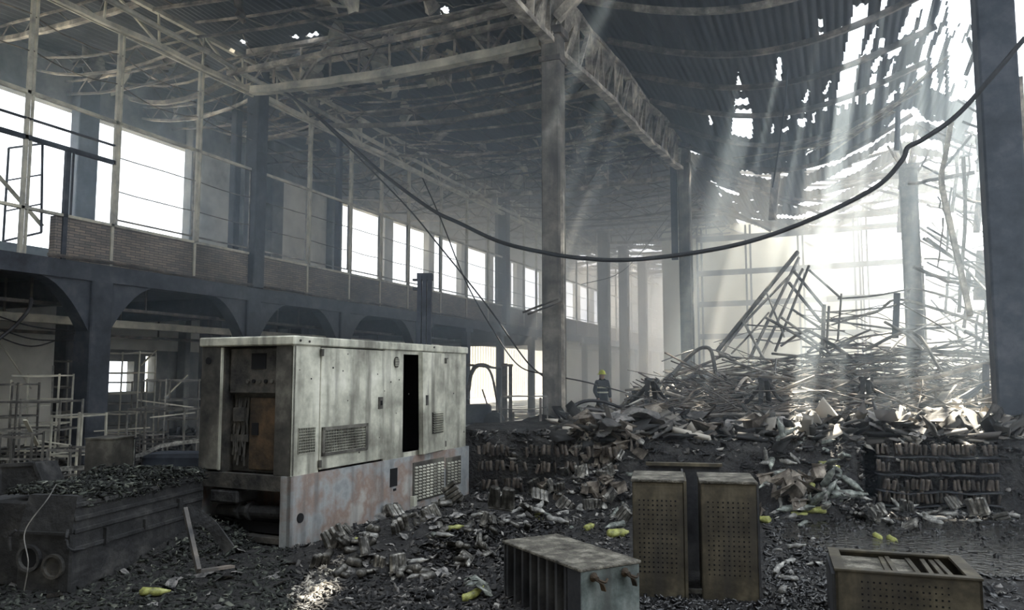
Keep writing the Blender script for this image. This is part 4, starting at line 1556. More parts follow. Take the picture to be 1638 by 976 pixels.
for s in (-0.3, 0.3):
    ms.box(0.06, 0.2, s - 0.05, s + 0.05, 0.05, 1.92)
    ms.box(0.24, 0.34, s * 0.8 - 0.04, s * 0.8 + 0.04, 0.1, 1.9)
ms.obj('mast', M['burnt_steel'], fk)
MB().box(0.04, 0.36, -0.36, 0.36, 1.84, 1.9).box(0.1, 0.3, -0.32, 0.32, 0.95, 1.02).obj('mast_crossbar', M['burnt_steel'], fk)
MB().box(0.34, 0.4, -0.42, 0.42, 0.15, 0.55).obj('carriage', M['burnt_steel'], fk)
for s in (-0.25, 0.25):
    MB().box(0.38, 1.2, s - 0.05, s + 0.05, 0.05, 0.09).obj('fork', M['burnt_steel'], fk)
for (x, r_) in ((-0.15, 0.3), (-1.6, 0.24)):
    for s in (-0.5, 0.42):
        MB().lathe([(r_ * 0.6, 0), (r_, 0.02), (r_, 0.15), (r_ * 0.6, 0.17)], 18, Matrix.Translation((x, s + 0.14, r_)) @ Matrix.Rotation(PI / 2, 4, 'X')).obj('wheel', M['cable'], fk)
MB().sweep([(-0.35, 0, 0.75), (-0.5, 0, 1.2)], 0.025).obj('steering_column', M['soot'], fk)

# thin pale guard frame on the ledge
F_ = 13.4
p = at(840, 600, F_)
gf = empty('guard_frame', (p.x, p.y, ground(p.x, p.y)), PSI)
zb = ground(p.x, p.y)
zt = at(840, 634, F_).z - zb
for (x0_, ) in ((-0.41,), (0.38,)):
    MB().box(x0_ - 0.012, x0_ + 0.012, -0.012, 0.012, 0, zt).obj('post', M['bare_steel'], gf)
MB().box(0.24, 0.28, -0.05, 0.0, 0, zt - 0.02).obj('post', M['burnt_steel'], gf)
MB().box(-0.41, 0.38, -0.012, 0.012, zt - 0.012, zt + 0.012).obj('rail', M['bare_steel'], gf)
MB().box(-0.41, 0.38, -0.012, 0.012, 0.03, 0.06).obj('rail', M['bare_steel'], gf)
MB().sweep(catenary((-0.41, 0.2, zt * 0.55), (0.38, 0.25, zt * 0.6), 0.03, 6), 0.01).obj('rail', M['bare_steel'], gf)
tag(gf, 'thin bare rectangular guard frame beside the mid hall column', 'frame')

# ------------------------------------------------------------------ steel pedestals in the foreground
def perforate(parent, x0, x1, z0, z1, nx, nz, y, seed):
    h = MB()
    rr_ = random.Random(seed)
    for i in range(nx):
        for k in range(nz):
            x = x0 + (x1 - x0) * i / (nx - 1)
            z = z0 + (z1 - z0) * k / (nz - 1)
            s_ = 0.0052 * rr_.uniform(0.8, 1.2)
            h.box(x - s_, x + s_, y - 0.0015, y + 0.001, z - s_, z + s_)
    return tag(h.obj('perforation', M['black'], parent), kind='stuff')


# standing twin pedestals joined by a rear panel
fl_ = on_z(1011, 766, 0.85)
rr = on_z(1210, 771, 0.85)
rd = (rr - fl_)
ang = math.atan2(rd.y, rd.x)
tp = empty('twin_pedestal', (fl_.x, fl_.y, 0), ang)
LT = rd.length
tag(tp, 'standing pair of perforated steel pedestals joined by a rear panel', 'steel cabinet')
for k, (xa, xb, dz) in enumerate(((0, 0.365, 0), (LT - 0.385, LT, 0))):
    q = empty('pedestal', (xa, 0, 0))
    q.parent = tp
    wq = xb - xa
    b = MB().box(0, wq, 0, 0.5, 0.0, 0.83, bev=0.006)
    b.box(0.01, wq - 0.01, -0.004, 0.0, 0.02, 0.80)
    b.obj('casing', M['box'], q)
    MB().box(-0.008, wq + 0.008, -0.012, 0.51, 0.83, 0.85, bev=0.004).obj('cap', M['ashy_top'], q)
    perforate(q, 0.05, wq - 0.06, 0.20, 0.70, 9, 16, -0.005, k)
    if k == 1:
        rib = MB()
        for z in (0.18, 0.36, 0.54, 0.70):
            rib.box(wq, wq + 0.012, 0.03, 0.48, z, z + 0.02)
        rib.box(wq, wq + 0.015, 0.0, 0.02, 0, 0.83)
        rib.obj('drawer_edge', M['box_dark'], q)
    else:
        MB().box(wq, wq + 0.02, -0.01, 0.5, 0.0, 0.845).obj('inner_flange', M['box'], q)
MB().box(0.1, LT - 0.2, 0.80, 0.82, 0.02, 0.86).box(0.36, 0.375, 0.5, 0.8, 0.02, 0.84).obj('rear_panel', M['box_dark'], tp)
MB().box(0.08, LT - 0.18, 0.78, 0.84, 0.86, 0.885).obj('rear_rim', M['box'], tp)
MB().box(0.37, LT - 0.385, 0.12, 0.15, 0.03, 0.06).obj('foot_rail', M['whitep'], tp)

# low box with two rusty brackets
N_ = on_z(929, 910, 0.42)
Lf = on_z(840, 861, 0.42)
Rt = on_z(1022, 896, 0.42)
du = (Rt - N_)
ang = math.atan2(du.y, du.x)
lb = empty('steel_box', (N_.x, N_.y, 0), ang)
bw_ = du.length
bl_ = (Lf - N_).length
tag(lb, 'lying zinc-ended steel box with two rusty hooks in the foreground', 'steel box')
MB().box(0, bw_, 0.0, 0.02, 0, 0.40).obj('end_panel', M['box_zinc'], lb)
b = MB().box(bw_ - 0.015, bw_, 0.02, bl_, 0, 0.40).box(0, bw_, bl_ - 0.015, bl_, 0, 0.40).box(0.05, 0.06, 0.02, bl_, 0, 0.40)
b.box(0, bw_, 0, bl_, 0.0, 0.012)
b.obj('shell', M['box_dark'], lb)
MB().box(-0.012, bw_ + 0.012, -0.012, bl_ + 0.01, 0.40, 0.42, bev=0.005).obj('lid', M['ashy_top'], lb)
b = MB()
for k in range(8):
    y_ = 0.16 + k * (bl_ - 0.2) / 7.2
    b.box(0.0, 0.05, y_, y_ + 0.025, 0.0, 0.40)
b.box(-0.004, 0.01, 0.0, 0.14, 0, 0.40)
b.obj('side_rib', M['box_dark'], lb)
for k, x in enumerate((0.09, bw_ - 0.12)):
    hk = MB()
    hk.lathe([(0.022, 0), (0.03, 0.01), (0.018, 0.022), (0.012, 0.05)], 12, Matrix.Translation((x, -0.0, 0.36)) @ Matrix.Rotation(PI / 2, 4, 'X'))
    hk.sweep(spline([(x - 0.02, -0.045, 0.37), (x, -0.05, 0.345), (x + 0.03, -0.05, 0.325), (x + 0.05, -0.045, 0.28)], 4), 0.035, 0.008)
    hk.sweep(spline([(x + 0.01, -0.05, 0.35), (x + 0.05, -0.06, 0.335), (x + 0.075, -0.05, 0.35)], 4), 0.008, n=5)
    hk.obj('hook', M['rust'], lb)

# pedestal lying on its back
FLc = on_z(1336, 909, 0.40)
FRc = on_z(1571, 926, 0.40)
du = FRc - FLc
ang = math.atan2(du.y, du.x)
pb = empty('open_steel_box', (FLc.x, FLc.y, 0), ang)
LB_ = du.length
BLc = on_z(1329, 871, 0.40)
WB_ = min((BLc - FLc).length, 0.62)
tag(pb, 'perforated steel box lying on its back beside the puddle with slats in its open top', 'steel box')
b = MB().box(0, LB_, 0, 0.015, 0, 0.40).box(0, LB_, WB_ - 0.015, WB_, 0, 0.40).box(0, 0.015, 0, WB_, 0, 0.40).box(LB_ - 0.015, LB_, 0, WB_, 0, 0.40)
b.obj('casing', M['box'], pb)
b = MB().box(-0.008, LB_ + 0.008, -0.008, 0.045, 0.385, 0.402, bev=0.003).box(-0.008, LB_ + 0.008, WB_ - 0.045, WB_ + 0.008, 0.385, 0.402, bev=0.003)
b.box(-0.008, 0.06, 0.04, WB_ - 0.04, 0.385, 0.402).box(LB_ - 0.07, LB_ + 0.008, 0.04, WB_ - 0.04, 0.385, 0.402)
b.obj('rim', M['box'], pb)
MB().box(0.06, LB_ * 0.62, 0.04, WB_ - 0.04, 0.345, 0.36).obj('tray', M['ashy_top'], pb)
MB().box(0.02, LB_ - 0.02, 0.02, WB_ - 0.02, 0.05, 0.06).obj('bottom', M['black'], pb)
for k, t_ in enumerate((0.37, 0.43, 0.60, 0.68, 0.76, 0.82)):
    x = LB_ * t_
    MB().box(x, x + 0.028, 0.045, WB_ - 0.045, 0.355 + 0.004 * (k % 2), 0.372 + 0.004 * (k % 2), m=Matrix.Translation((0, 0, 0)) @ Matrix.Rotation(0.02 * (k % 3 - 1), 4, 'Z')).obj('slat', M['box'], pb)
perforate(pb, 0.15, LB_ - 0.18, 0.03, 0.33, 15, 9, -0.001, 9)
MB().box(-0.02, 0.0, 0.02, WB_, 0.0, 0.36).obj('side_flange', M['box_dark'], pb)

# ------------------------------------------------------------------ burnt cabinet at left
hn = on_z(110, 952, 0.0)
hf = at(325, 800, 7.5)
hf.z = 0
hd = hf - hn
HL = hd.length
hk = empty('burnt_cabinet', (hn.x, hn.y, 0), math.atan2(hd.y, hd.x))
tag(hk, 'long charred machine cabinet covered with ash flakes at left foreground', 'machine cabinet')
HW = 0.46
HZ = 0.70
b = MB()
b.box(0, HL, 0, HW, 0.0, 0.44, bev=0.015)
# sloping upper part
b.add([(0.0, 0, 0.44), (HL, 0, 0.44), (HL, HW, 0.44), (0.0, HW, 0.44), (0.06, 0.02, HZ), (HL, 0.02, HZ - 0.02), (HL, HW - 0.03, HZ - 0.02), (0.06, HW - 0.03, HZ)],
      [(0, 1, 5, 4), (1, 2, 6, 5), (2, 3, 7, 6), (3, 0, 4, 7), (4, 5, 6, 7)])
b.obj('casing', M['hulk'], hk)
b = MB()
for z in (0.43, 0.52, 0.30, 0.62):
    b.box(0.02, HL - 0.02, -0.014, 0.0, z, z + 0.035, bev=0.005)
b.obj('side_rail', M['hulk'], hk)
b = MB().box(0.33, 0.37, -0.03, 0.0, 0.30, 0.42).box(1.25, 1.30, -0.03, 0.0, 0.42, 0.50).box(0.8, 0.83, -0.025, 0.0, 0.32, 0.40)
b.obj('side_catch', M['hulk'], hk)
for (y_, z, r_, mm) in ((0.34, 0.25, 0.10, 'black'), (0.13, 0.2, 0.09, 'gen_dark')):
    MB().lathe([(r_, 0.0), (r_, 0.03), (r_ * 0.78, 0.03), (r_ * 0.7, 0.006)], 20, Matrix.Translation((0.0, y_, z)) @ Matrix.Rotation(-PI / 2, 4, 'Y')).obj('fan_port', M['hulk'] if mm == 'black' else M['gen_dark'], hk)
    MB().lathe([(r_ * 0.7, 0.0), (r_ * 0.7, 0.008)], 20, Matrix.Translation((-0.002, y_, z)) @ Matrix.Rotation(-PI / 2, 4, 'Y')).obj('fan_grille', M[mm], hk)
MB().sweep(spline([(-0.02, 0.02, 0.47), (-0.05, 0.0, 0.40), (-0.03, -0.02, 0.33), (0.1, -0.03, 0.31)], 4), 0.012).obj('handle', M['hulk'], hk)
MB().sweep(spline([(-0.02, 0.46, 0.45), (-0.03, 0.50, 0.40), (-0.02, 0.5, 0.3)], 4), 0.012).obj('handle', M['hulk'], hk)
MB().box(-0.02, 0.0, 0.02, HW - 0.02, 0.425, 0.445).obj('front_lip', M['hulk'], hk)
cw = cable('loose_wire', [at(90, 775, 5.6), at(75, 800, 5.45), at(40, 850, 5.4), at(45, 900, 5.35), at(38, 948, 5.4)], 0.004, M['bare_steel'], 'thin loose wire curling over the front of the charred cabinet', 5)
rng = np.random.default_rng(50)
nn = 7000
mx_ = hk.matrix_basis if False else (Matrix.Translation(hk.location) @ Matrix.Rotation(hk.rotation_euler[2], 4, 'Z'))
A_ = np.array(mx_)
uu = rng.uniform(0.12, HL + 0.05, nn)
vv = rng.uniform(-0.03, HW + 0.25, nn)
hh = HZ - 0.01 + rng.uniform(0, 1, nn) ** 2 * 0.10 * np.clip(uu * 2, 0, 1) * (0.6 + 0.4 * np.sin(uu * 7)) - np.clip(-vv, 0, 1) * 3
pts_ = np.stack([A_[0, 0] * uu + A_[0, 1] * vv + A_[0, 3], A_[1, 0] * uu + A_[1, 1] * vv + A_[1, 3], hh], -1)
shards('ash_flakes', None, nn, 0.008, 0.045, M['moss'], 'grey-green ash flakes heaped on the charred cabinet', 51, pts=pts_, flat=0.5)
# a second low burnt slab behind, carrying the flakes further
b = MB().box(0.1, HL + 0.3, HW + 0.02, HW + 0.5, 0.0, HZ - 0.06, bev=0.02).obj('burnt_crate', M['hulk'])
b.location = hk.location
b.rotation_euler = hk.rotation_euler
tag(b, 'charred crate standing behind the long machine cabinet', 'crate')

# things behind the cabinet
def place_box(name, pxl, pxr, pyt, F, zb_, dep, m, label, cat, rz=0.0, fm=None):
    a_ = at(pxl, pyt, F)
    b_ = at(pxr, pyt, F)
    w_ = (b_ - a_).length
    e = empty(name, (a_.x, a_.y, zb_), PSI + rz)
    h_ = a_.z - zb_
    t = 0.02
    MB().box(0, w_, 0, t, 0, h_).obj('front_panel', fm or m, e)
    MB().box(0, t, t, dep, 0, h_).box(w_ - t, w_, t, dep, 0, h_).box(0, w_, dep - t, dep, 0, h_).obj('side_panel', m, e)
    MB().box(-0.01, w_ + 0.01, -0.01, dep + 0.01, h_, h_ + 0.015).obj('top_panel', m, e)
    return tag(e, label, cat), w_, h_


place_box('electrical_cabinet', 137, 183, 703, 8.6, 0, 0.4, M['gen_end'], 'small grey metal cabinet standing between the racks and the generator', 'cabinet', -0.1)
place_box('white_panel_box', 184, 214, 703, 9.0, 0, 0.05, M['soot'], 'narrow white-faced panel box beside the small grey cabinet', 'box', 0.1, M['whitep'])
# perforated crate
p = at(203, 735, 8.4)
cr = empty('plastic_crate', (p.x - 0.12, p.y, 0), PSI)
MB().box(0, 0.24, 0.0, 0.02, 0, 0.50).box(0, 0.24, 0.25, 0.27, 0, 0.5).box(0, 0.02, 0, 0.27, 0, 0.5).box(0.22, 0.24, 0, 0.27, 0, 0.5).obj('crate_shell', M['black'], cr)
h = MB()
for i in range(6):
    for k in range(4):
        if (i * 7 + k * 3) % 5:
            h.box(0.03 + 0.032 * i, 0.05 + 0.032 * i, -0.004, 0.0, 0.3 + 0.045 * k, 0.33 + 0.045 * k)
h.obj('crate_holes', M['whitep'], cr)  # pale chips on the shell paint light coming through holes
tag(cr, 'black perforated crate with pale chips painted as light through its holes', 'crate')
# dark pallet cage end at far left
for i, (pts_l, lab) in enumerate((([(0, 745), (55, 742), (75, 790), (0, 792)], 'black tipped metal hood at the left edge behind the charred cabinet'),
                                 ([(-10, 800), (42, 822), (20, 870), (-10, 880)], 'dark slanting sheet metal panel at the lower left edge'))):
    Fq = 6.8 - 0.6 * i
    P_ = [at(x, y, Fq + (0.5 if y < 800 and i == 0 else 0)) for x, y in pts_l]
    bk = [p + Vector((-0.1, 0.3, -0.0)) for p in P_]
    h = MB().add(P_ + bk, [(0, 1, 2, 3), (7, 6, 5, 4), (0, 4, 5, 1), (1, 5, 6, 2), (2, 6, 7, 3), (3, 7, 4, 0)])
    for q in range(4):
        h.sweep([P_[q], P_[(q + 1) % 4]], 0.03, 0.03)
    for q in (0, 1, 2, 3):
        h.sweep([Vector((P_[q].x - 0.05, P_[q].y + 0.15, 0.0)), P_[q] + Vector((-0.05, 0.15, 0))], 0.03, 0.03)
    o = h.obj(['metal_hood', 'bent_sheet_metal'][i], M['hulk'])
    tag(o, lab, ['hood', 'sheet metal'][i])
# dark low machine with a pale curved rim between cabinet and generator
p = at(225, 720, 9.4)
e = empty('burnt_machine', (p.x, p.y, 0), PSI)
MB().box(0.0, 0.75, 0, 0.5, 0, 0.66, bev=0.04).obj('body', M['dark_steel'], e)
MB().sweep(spline([(-0.12, -0.03, 0.62), (0.08, -0.03, 0.68), (0.25, -0.03, 0.76), (0.5, -0.03, 0.80), (0.75, -0.03, 0.83)], 4), 0.03, 0.045).obj('curved_rim', M['whitep'], e)
tag(e, 'dark burnt machine with a pale curved rim left of the generator', 'machine')
# bent triangular bracket
o = empty('bent_bracket', (0, 0, 0))
P_ = [at(296, 815, 6.3), at(318, 914, 5.9), at(372, 906, 6.2), at(368, 880, 6.4)]
o.location = (P_[1].x, P_[1].y, 0)
loc = o.location.copy()
MB().sweep([P_[0] - loc, P_[1] - loc], 0.03, 0.05).obj('bracket_arm', M['burnt_steel'], o)
MB().sweep(spline([P_[0] - loc, at(335, 838, 6.4) - loc, P_[3] - loc], 5), 0.02, 0.09).obj('bracket_arm', M['hulk'], o)
MB().sweep([P_[1] - loc, P_[2] - loc], 0.05, 0.02).obj('bracket_foot', M['burnt_steel'], o)
tag(o, 'bent triangular metal bracket leaning before the generator end', 'bracket')

# shelving frames under and before the mezzanine
def rack(pxl, pxr, pyt, F, lv, dep, m, label, tw=0.0):
    a_ = at(pxl, pyt, F)
    b_ = at(pxr, pyt, F)
    w_ = (b_ - a_).length
    h_ = a_.z
    e = empty('shelving_frame', (a_.x, a_.y, 0), PSI + tw)
    for (x, y) in ((0, 0), (w_, 0), (0, dep), (w_, dep)):
        MB().sweep([(x, y, 0), (x + R.uniform(-0.03, 0.03), y, h_ * (1 if (x + y) % 2 else R.uniform(0.9, 1.0)))], 0.025, 0.025).obj('post', m, e)
    for k in range(lv):
        z = h_ * (k + 1) / lv - 0.03
        MB().sweep(catenary((0, 0, z), (w_, 0, z), R.uniform(0, 0.03), 5), 0.022, 0.03).obj('rail', m, e)
        MB().sweep([(0, dep, z), (w_, dep, z)], 0.022, 0.03).obj('rail', m, e)
        MB().sweep([(0, 0, z), (0, dep, z)], 0.02, 0.02).obj('rail', m, e)
        MB().sweep([(w_, 0, z), (w_, dep, z)], 0.02, 0.02).obj('rail', m, e)
    return tag(e, label, 'shelving frame', 'burnt shelving frames at left')


RK = [(82, 138, 662, 11.0, 2, 0.5, 'pale empty shelving frame before the big dark column'), (0, 45, 694, 10.2, 2, 0.4, 'low bare shelving frame at the left edge'),
      (20, 88, 598, 13.0, 4, 0.6, 'tall shelving frame against the pale wall at far left'), (-20, 30, 612, 12.0, 3, 0.5, 'shelving frame cut by the left edge of the photo'),
      (88, 120, 575, 14.5, 4, 0.5, 'tall narrow shelving frame left of the big dark column'), (-5, 95, 640, 11.6, 3, 0.6, 'wide shelving frame behind the low one at left'),
      (165, 228, 562, 16.5, 5, 0.6, 'tall shelving frame before the bright low window'), (228, 262, 606, 15, 3, 0.5, 'small shelving frame right of the bright low window'),
      (255, 316, 606, 15.5, 4, 0.6, 'shelving frame just left of the generator'), (205, 300, 652, 13.0, 2, 0.5, 'low wide shelving frame behind the burnt machine'),
      (76, 136, 716, 9.8, 2, 0.4, 'low collapsed shelving frame beside the small grey cabinet'), (150, 215, 610, 18.5, 3, 0.5, 'far shelving frame under the bright low window')]
for i, (a_, b_, t_, F, lv, dp, lab) in enumerate(RK):
    rack(a_, b_, t_, F, lv, dp, M['white_tube'] if i in (0, 2, 6) else M['bare_steel'], lab, R.uniform(-0.25, 0.25))
o = MB().sweep([at(56, 753, 9.3), at(138, 748, 9.3)], 0.06, 0.05).obj('pale_board', M['whitep'])
o['kind'] = 'thing'
tag(o, 'long pale board lying before the shelving frames at left', 'board')
for i, (x0_, y0_, x1_, y1_, F) in enumerate(((60, 705, 110, 712, 11), (150, 690, 240, 684, 14), (20, 652, 80, 648, 13), (220, 640, 310, 652, 15), (40, 672, 60, 712, 10.5), (240, 668, 312, 660, 14), (0, 548, 50, 622, 15), (225, 585, 250, 560, 17.5), (260, 640, 300, 600, 16))):
    o = MB().sweep([at(x0_, y0_, F), at(x1_, y1_, F + 0.4)], 0.05, 0.02).obj('fallen_lath', M['white_tube'])
    tag(o, 'pale fallen slat caught among the shelving frames', 'slat', 'fallen slats among the shelving frames')

# ------------------------------------------------------------------ stock: cans, bottles, cartons
def can_mesh(name, m, seed, h=0.12, r=0.033):
    r_ = random.Random(seed)
    b = MB()
    c_ = r_.uniform(0.55, 1.0)
    b.lathe([(r * 0.8, 0), (r, 0.008), (r, h * 0.3), (r * r_.uniform(0.8, 1), h * 0.5), (r, h * 0.75), (r, h - 0.012), (r * 0.78, h)], 10, squash=c_)
    b.v = [(x + r_.uniform(-0.002, 0.002), y + r_.uniform(-0.002, 0.002), z) for x, y, z in b.v]
    return b.mesh(name, m, True)


def bottle_mesh(name, m, seed, h=0.27, r=0.043, bend=0.0):
    r_ = random.Random(seed)
    b = MB()
    b.lathe([(r * 0.7, 0), (r, 0.015), (r * 0.97, h * 0.25), (r * r_.uniform(0.7, 1.0), h * 0.4), (r, h * 0.6), (r * 0.85, h * 0.72), (r * 0.4, h * 0.88), (r * 0.3, h * 0.93), (r * 0.34, h)], 12,
            squash=r_.uniform(0.55, 0.95))
    b.v = [(x + bend * (z / h) ** 2 * 0.12 + r_.uniform(-0.004, 0.004), y + r_.uniform(-0.004, 0.004), z) for x, y, z in b.v]
    return b.mesh(name, m, True)


def carton_mesh(name, m, seed, s=0.14):
    """torn open flap carton"""
    r_ = random.Random(seed)
    b = MB()
    j = lambda: r_.uniform(-0.2, 0.2) * s
    A4 = [(0, 0), (s, 0), (s, s * 0.8), (0, s * 0.8)]
    lo = [(x + j(), y + j(), 0) for x, y in A4]
    hi = [(x + j(), y + j(), s * 0.7 + j()) for x, y in A4]
    fl_s = [(x * 1.5 - s * 0.25 + j(), y * 1.5 - s * 0.2 + j(), s * (0.85 + r_.uniform(-0.3, 0.2))) for x, y in A4]
    vs = lo + hi + fl_s
    fs = [(0, 3, 2, 1)]
    for i in range(4):
        k = (i + 1) % 4
        fs.append((i, k, k + 4, i + 4))
        if r_.random() < 0.7:
            fs.append((i + 4, k + 4, k + 8, i + 8))
    # thickness: duplicate inward
    n0 = len(vs)
    vs2 = [(x * 0.93 + s * 0.035, y * 0.93 + s * 0.03, z + 0.006) for x, y, z in vs]
    fs2 = [tuple(i + n0 for i in f[::-1]) for f in fs]
    b.add(vs + vs2, fs + fs2)
    return b.mesh(name, m)


def sheet_mesh(name, m, seed, w=0.35, h=0.22):
    r_ = random.Random(seed)
    n = 5
    vs = []
    for i in range(n + 1):
        for k in range(n + 1):
            x = w * (i / n - 0.5)
            y = h * (k / n - 0.5)
            vs.append((x + r_.uniform(-.02, .02), y + r_.uniform(-.02, .02), 0.05 * math.sin(3 * x / w + seed) + r_.uniform(-.012, .012)))
    fs = []
    for i in range(n):
        for k in range(n):
            if r_.random() < 0.93:
                a = i * (n + 1) + k
                fs.append((a, a + n + 1, a + n + 2, a + 1))
    n0 = len(vs)
    vs += [(x, y, z - 0.006) for x, y, z in vs]
    fs += [tuple(i + n0 for i in f[::-1]) for f in fs]
    return MB().add(vs, fs).mesh(name, m)


def pack_mesh(name, m, seed):
    """row of thin ribs: a melted shrink pack"""
    r_ = random.Random(seed)
    b = MB()
    for i in range(4):
        b.lathe([(0.02, 0), (0.026, 0.01), (0.026, 0.13), (0.018, 0.14)], 8, Matrix.Translation((i * 0.045, r_.uniform(-0.008, 0.008), 0)) @ Matrix.Rotation(r_.uniform(-0.12, 0.12), 4, 'Y'))
    b.box(-0.01, 0.15, -0.03, 0.03, -0.006, 0.004)
    return b.mesh(name, m, False)


MESH = {
    'can': [can_mesh('drink_can', M['can'], i) for i in range(4)],
    'can_dark': [can_mesh('drink_can', M['can_dark'], i + 10) for i in range(4)],
    'bottle_yellow': [bottle_mesh('plastic_bottle', M['yellow'], i, 0.24, 0.046, R.uniform(-1, 1)) for i in range(3)],
    'bottle_clear': [bottle_mesh('plastic_bottle', M['clear'], i + 5, 0.27, 0.045, R.uniform(-1, 1)) for i in range(3)],
    'bottle_white': [bottle_mesh('plastic_bottle', M['whitep'], i + 9, 0.2, 0.04, R.uniform(-1, 1)) for i in range(3)],
    'carton': [carton_mesh('torn_carton', M['card'], i) for i in range(4)],
    'sheet': [sheet_mesh('scrap_sheet', M['board'], i) for i in range(4)],
    'sheet_sun_tint': [sheet_mesh('pale_scrap', M['card_sun_tint'], i + 40) for i in range(3)],
    'pack': [pack_mesh('melted_pack', M['can'], i) for i in range(3)],
    'wrap': [sheet_mesh('plastic_wrap', M['clear'], i + 20, 0.2, 0.12) for i in range(2)],
}


def lay(kind, name, p, label, cat, group, scale=1.0, rot=None, lift=0.03):
    o = bpy.data.objects.new(name, R.choice(MESH[kind]))
    C.objects.link(o)
    o.location = (p[0], p[1], p[2] + lift * scale)
    o.rotation_euler = rot or (PI / 2 + R.gauss(0, 0.3), R.gauss(0, 0.25), R.uniform(0, 2 * PI))
    o.scale = (scale,) * 3
    return tag(o, label, cat, group)


def scatter(kind, name, poly, n, label, cat, group, smin=0.8, smax=1.2, lie=True, seed=0, lift=0.03, spread=0.3):
    rng_ = np.random.default_rng(seed + 1000)
    for p in sample_poly(poly, n, rng_):
        s_ = R.uniform(smin, smax)
        if lie == 'flat':
            rot = (R.gauss(0, 0.35), R.gauss(0, 0.35), R.uniform(0, 2 * PI))
        elif lie:
            rot = (PI / 2 + R.gauss(0, spread), R.gauss(0, 0.25), R.uniform(0, 2 * PI))
        else:
            rot = (R.gauss(0, 0.5), R.gauss(0, 0.5), R.uniform(0, 2 * PI))
        lay(kind, name, p, label, cat, group, s_, rot, lift)


def front_y(x):
    n1 = noise.noise(Vector((x * 0.9, 9.9 * 0.9, 3.1)))
    return 9.55 + 0.2 * (x + 4.6) + 0.12 * n1


# can stacks in the face of the ledge
def wall_of_cans(px0, px1, rows, n, kind, label, group, jit, off, skip):
    for r_i, z in enumerate(rows):
        for k in range(n):
            if R.random() < skip:
                continue
            px = px0 + (px1 - px0) * (k + 0.5) / n
            # along the front line
            x = -4.6
            for _ in range(30):
                d, fw = ray(px, 760)
                y_ = front_y(x) - off
                x = d.x / d.y * y_
            o = bpy.data.objects.new('drink_can', R.choice(MESH[kind]))
            C.objects.link(o)
            o.location = (x, y_ + R.uniform(-jit, jit), z + R.uniform(-jit, jit) * 0.4)
            lean = R.gauss(0.15 if r_i % 2 else -0.05, 0.06 + jit)
            o.rotation_euler = (R.gauss(0, 0.05 + jit), lean, R.uniform(0, 6.28))
            s_ = R.uniform(0.9, 1.1)
            o.scale = (s_ * 0.85, s_ * 0.85, s_ * 1.05)
            tag(o, label, 'can', group)


wall_of_cans(1402, 1598, (0.10, 0.25, 0.46, 0.66), 26, 'can_dark', 'charred can standing in the rows of the right-hand stack', 'cans in the rows of the right stack', 0.022, 0.09, 0.14)
wall_of_cans(762, 990, (0.12, 0.34, 0.56), 32, 'can_dark', 'blackened can in the face of the left-hand stack', 'cans in the face of the left stack', 0.06, 0.10, 0.25)
# trays under the rows
for i, z in enumerate((0.075, 0.235, 0.43, 0.635)):
    a_ = on_z(1402, 780, 0.3)
    for (pa, pb_, zz) in ((1402, 1500, z), (1502, 1598, z + 0.005)):
        pts_ = []
        for px in (pa, pb_):
            x = 2.0
            for _ in range(30):
                d, fw = ray(px, 760)
                y_ = front_y(x) - 0.08
                x = d.x / d.y * y_
            pts_.append(Vector((x, y_, zz)))
        o = MB().sweep(catenary(pts_[0], pts_[1], R.uniform(-0.02, 0.03), 6, 0.012, i), 0.13, 0.012).obj('charred_tray', M['soot'])
        tag(o, 'charred cardboard tray between the can rows of the right stack', 'tray', 'trays between the can rows')

hp1 = [(520, 880), (640, 800), (760, 790), (850, 800), (850, 870), (780, 900), (700, 930), (520, 930)]
scatter('can', 'drink_can', hp1, 70, 'scorched can lying in the heap before the generator', 'can', 'cans in the heap before the generator', 0.8, 1.15, True, 1)
scatter('pack', 'melted_pack', hp1, 26, 'melted ribbed pack in the heap before the generator', 'pack', 'melted packs before the generator', 0.7, 1.1, False, 2, 0.02)
scatter('bottle_white', 'plastic_bottle', hp1, 22, 'dull white bottle in the heap before the generator', 'bottle', 'white bottles before the generator', 0.6, 0.9, True, 3)
scatter('sheet', 'scrap_sheet', hp1, 30, 'small charred scrap sheet in the heap before the generator', 'scrap', 'scrap sheets before the generator', 0.25, 0.5, 'flat', 4, 0.05)
mid = [(850, 775), (1005, 740), (1005, 830), (900, 850), (850, 840)]
scatter('bottle_white', 'plastic_bottle', mid, 26, 'dull white bottle spilled left of the twin pedestals', 'bottle', 'white bottles left of the twin pedestals', 0.6, 1.0, True, 5)
scatter('pack', 'melted_pack', mid, 22, 'melted ribbed pack spilled left of the twin pedestals', 'pack', 'melted packs left of the twin pedestals', 0.8, 1.2, False, 6, 0.03)
scatter('carton', 'torn_carton', [(870, 745), (1000, 735), (1000, 800), (880, 805)], 14, 'torn brown carton spilled left of the twin pedestals', 'carton', 'cartons left of the twin pedestals', 0.7, 1.1, False, 7, 0.0)
scatter('bottle_clear', 'plastic_bottle', mid, 10, 'cloudy bottle spilled left of the twin pedestals', 'bottle', 'cloudy bottles left of the twin pedestals', 0.6, 0.9, True, 8)
top = [(925, 705), (1030, 700), (1035, 735), (960, 745), (925, 730)]
scatter('carton', 'torn_carton', top, 24, 'torn carton on the ledge rim behind the twin pedestals', 'carton', 'cartons on the ledge rim', 0.7, 1.2, False, 9, 0.02)
scatter('bottle_white', 'plastic_bottle', top, 8, 'white bottle on the ledge rim behind the twin pedestals', 'bottle', 'white bottles on the ledge rim', 0.8, 1.2, True, 10, 0.05)
rt = [(1225, 705), (1360, 715), (1368, 800), (1320, 830), (1225, 830)]
scatter('bottle_white', 'plastic_bottle', rt, 44, 'dull white bottle in the spill right of the twin pedestals', 'bottle', 'white bottles right of the twin pedestals', 0.7, 1.1, True, 11, 0.04, 0.8)
